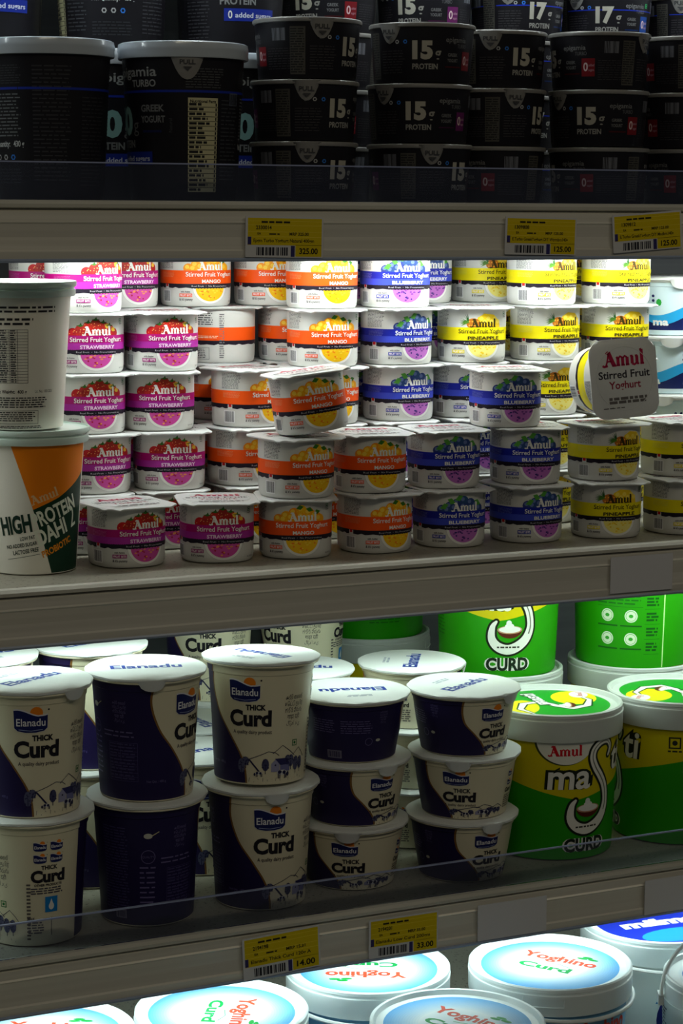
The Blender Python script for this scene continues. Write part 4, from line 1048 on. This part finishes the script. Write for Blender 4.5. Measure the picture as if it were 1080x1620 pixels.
# pale blue buckets on the bottom deck
YB = [('yog', 1.124, .094, 0, 'pale blue curd bucket with white lid in the middle right, tag tab in front', 45, -69),
      ('yog', .958, -.010, 0, 'pale blue curd bucket nearest the viewer with deep blue rimmed lid', -2, -32),
      ('yog', .947, .164, 0, 'pale blue curd bucket whose lid reads upside down under the 33.00 tag', 0, 180),
      ('yog', .762, .112, 0, 'pale blue curd bucket with sideways lid below the 14.00 tag', 0, -100),
      ('yog', .589, .130, 0, 'pale blue curd bucket at the bottom left corner', 0, -10),
      ('yog', .775, -.075, 0, 'curd bucket of which only the lid edge shows at bottom centre', 0, 30)]
for kd, x, y, z, lb, off, lid in YB:
    place('yog', make_yog('yog'), (x, y, DECK), lb, 'curd bucket', 'pale blue curd buckets on the bottom deck', (0, 0, facing(x, y) + radians(off)), radians(lid))
place('milma', make_yog('milma'), (1.305, .165, DECK), 'white curd bucket with royal blue lid at the bottom right', 'curd bucket', None, (0, 0, facing(1.305, .165) + radians(30)), radians(0))
place('third', make_yog('third'), (1.285, -.018, DECK - 0), 'curd bucket with raised white handle at the bottom right corner', 'curd bucket', None, (0, 0, facing(1.285, -.018) + radians(10)), 0)

# ================================================================== BLACK PROTEIN YOGURT (top shelf)
GT = 'tall black protein yogurt tubs'; GP = 'short black protein yogurt cups'
def turbo(x, y, k, off, label): place('turbo', make_turbo, (x, y, .0005 + k * (TURBO_H - .0026)), label, 'protein yogurt tub', GT, (0, 0, facing(x, y) + radians(off)))
turbo(.593, .098, 0, 150, 'tall black yogurt tub with clear lid at the left edge, back turned')
turbo(.713, .080, 0, -66, 'tall black yogurt tub with nutrition table and clear lid, second from left')
turbo(.690, .205, 0, 4, 'tall black yogurt tub lit behind the gap, big 50 on it')
turbo(.572, .215, 0, 40, 'tall black yogurt tub at far left behind, lower of two')
turbo(.572, .215, 1, 14, 'black yogurt tub at top left corner with blue sugar box')
turbo(.690, .205, 1, -160, 'black yogurt tub at the top with net quantity print, above the gap')
turbo(.808, .200, 0, 20, 'tall black yogurt tub hidden behind the short cups, lower of two')
turbo(.808, .200, 1, 20, 'black yogurt tub at the top with dim protein print, third along')
def pot(v, x, y, k, off, label): place('pot_' + v, make_pot(v), (x, y, .0005 + k * (POT_H + .0002)), label, 'protein yogurt cup', GP, (0, 0, facing(x, y) + radians(off)))
P = [(.832, .080, 'plum', (50, 48, 62), 'first'), (.952, .078, 'plum', (60, 4, 8), 'second'), (1.053, .116, 'red', (-60, 70, 40), 'third'), (1.152, .084, 'red', (-66, -6, 110), 'fourth'), (1.258, .084, 'red', (100, 80, 70), 'fifth')]
for x, y, v, offs, nme in P:
    for k in range(3):
        vv = 'red' if (v == 'plum' and k == 2) else v
        pot(vv, x + jr.uniform(-.002, .002), y + jr.uniform(-.003, .003), k, offs[k], 'short black protein yogurt cup, %s of three in the %s stack from left' % (('lowest', 'middle', 'top')[k], nme))
for i, (x, y, v, off) in enumerate(((.925, .226, 'red', -40), (1.032, .226, 'plum', -30), (1.14, .226, 'blue', 20), (1.247, .226, 'blue', -8), (1.354, .226, 'blue', 20))):
    for k in range(5):
        pot(v, x, y, k, off + 15 * (k % 2), 'short black protein yogurt cup in the back, %s of five, back stack %s' % (ordn[k], ('behind the first', 'behind the second', 'behind the third', 'behind the fourth', 'at the right')[i]))
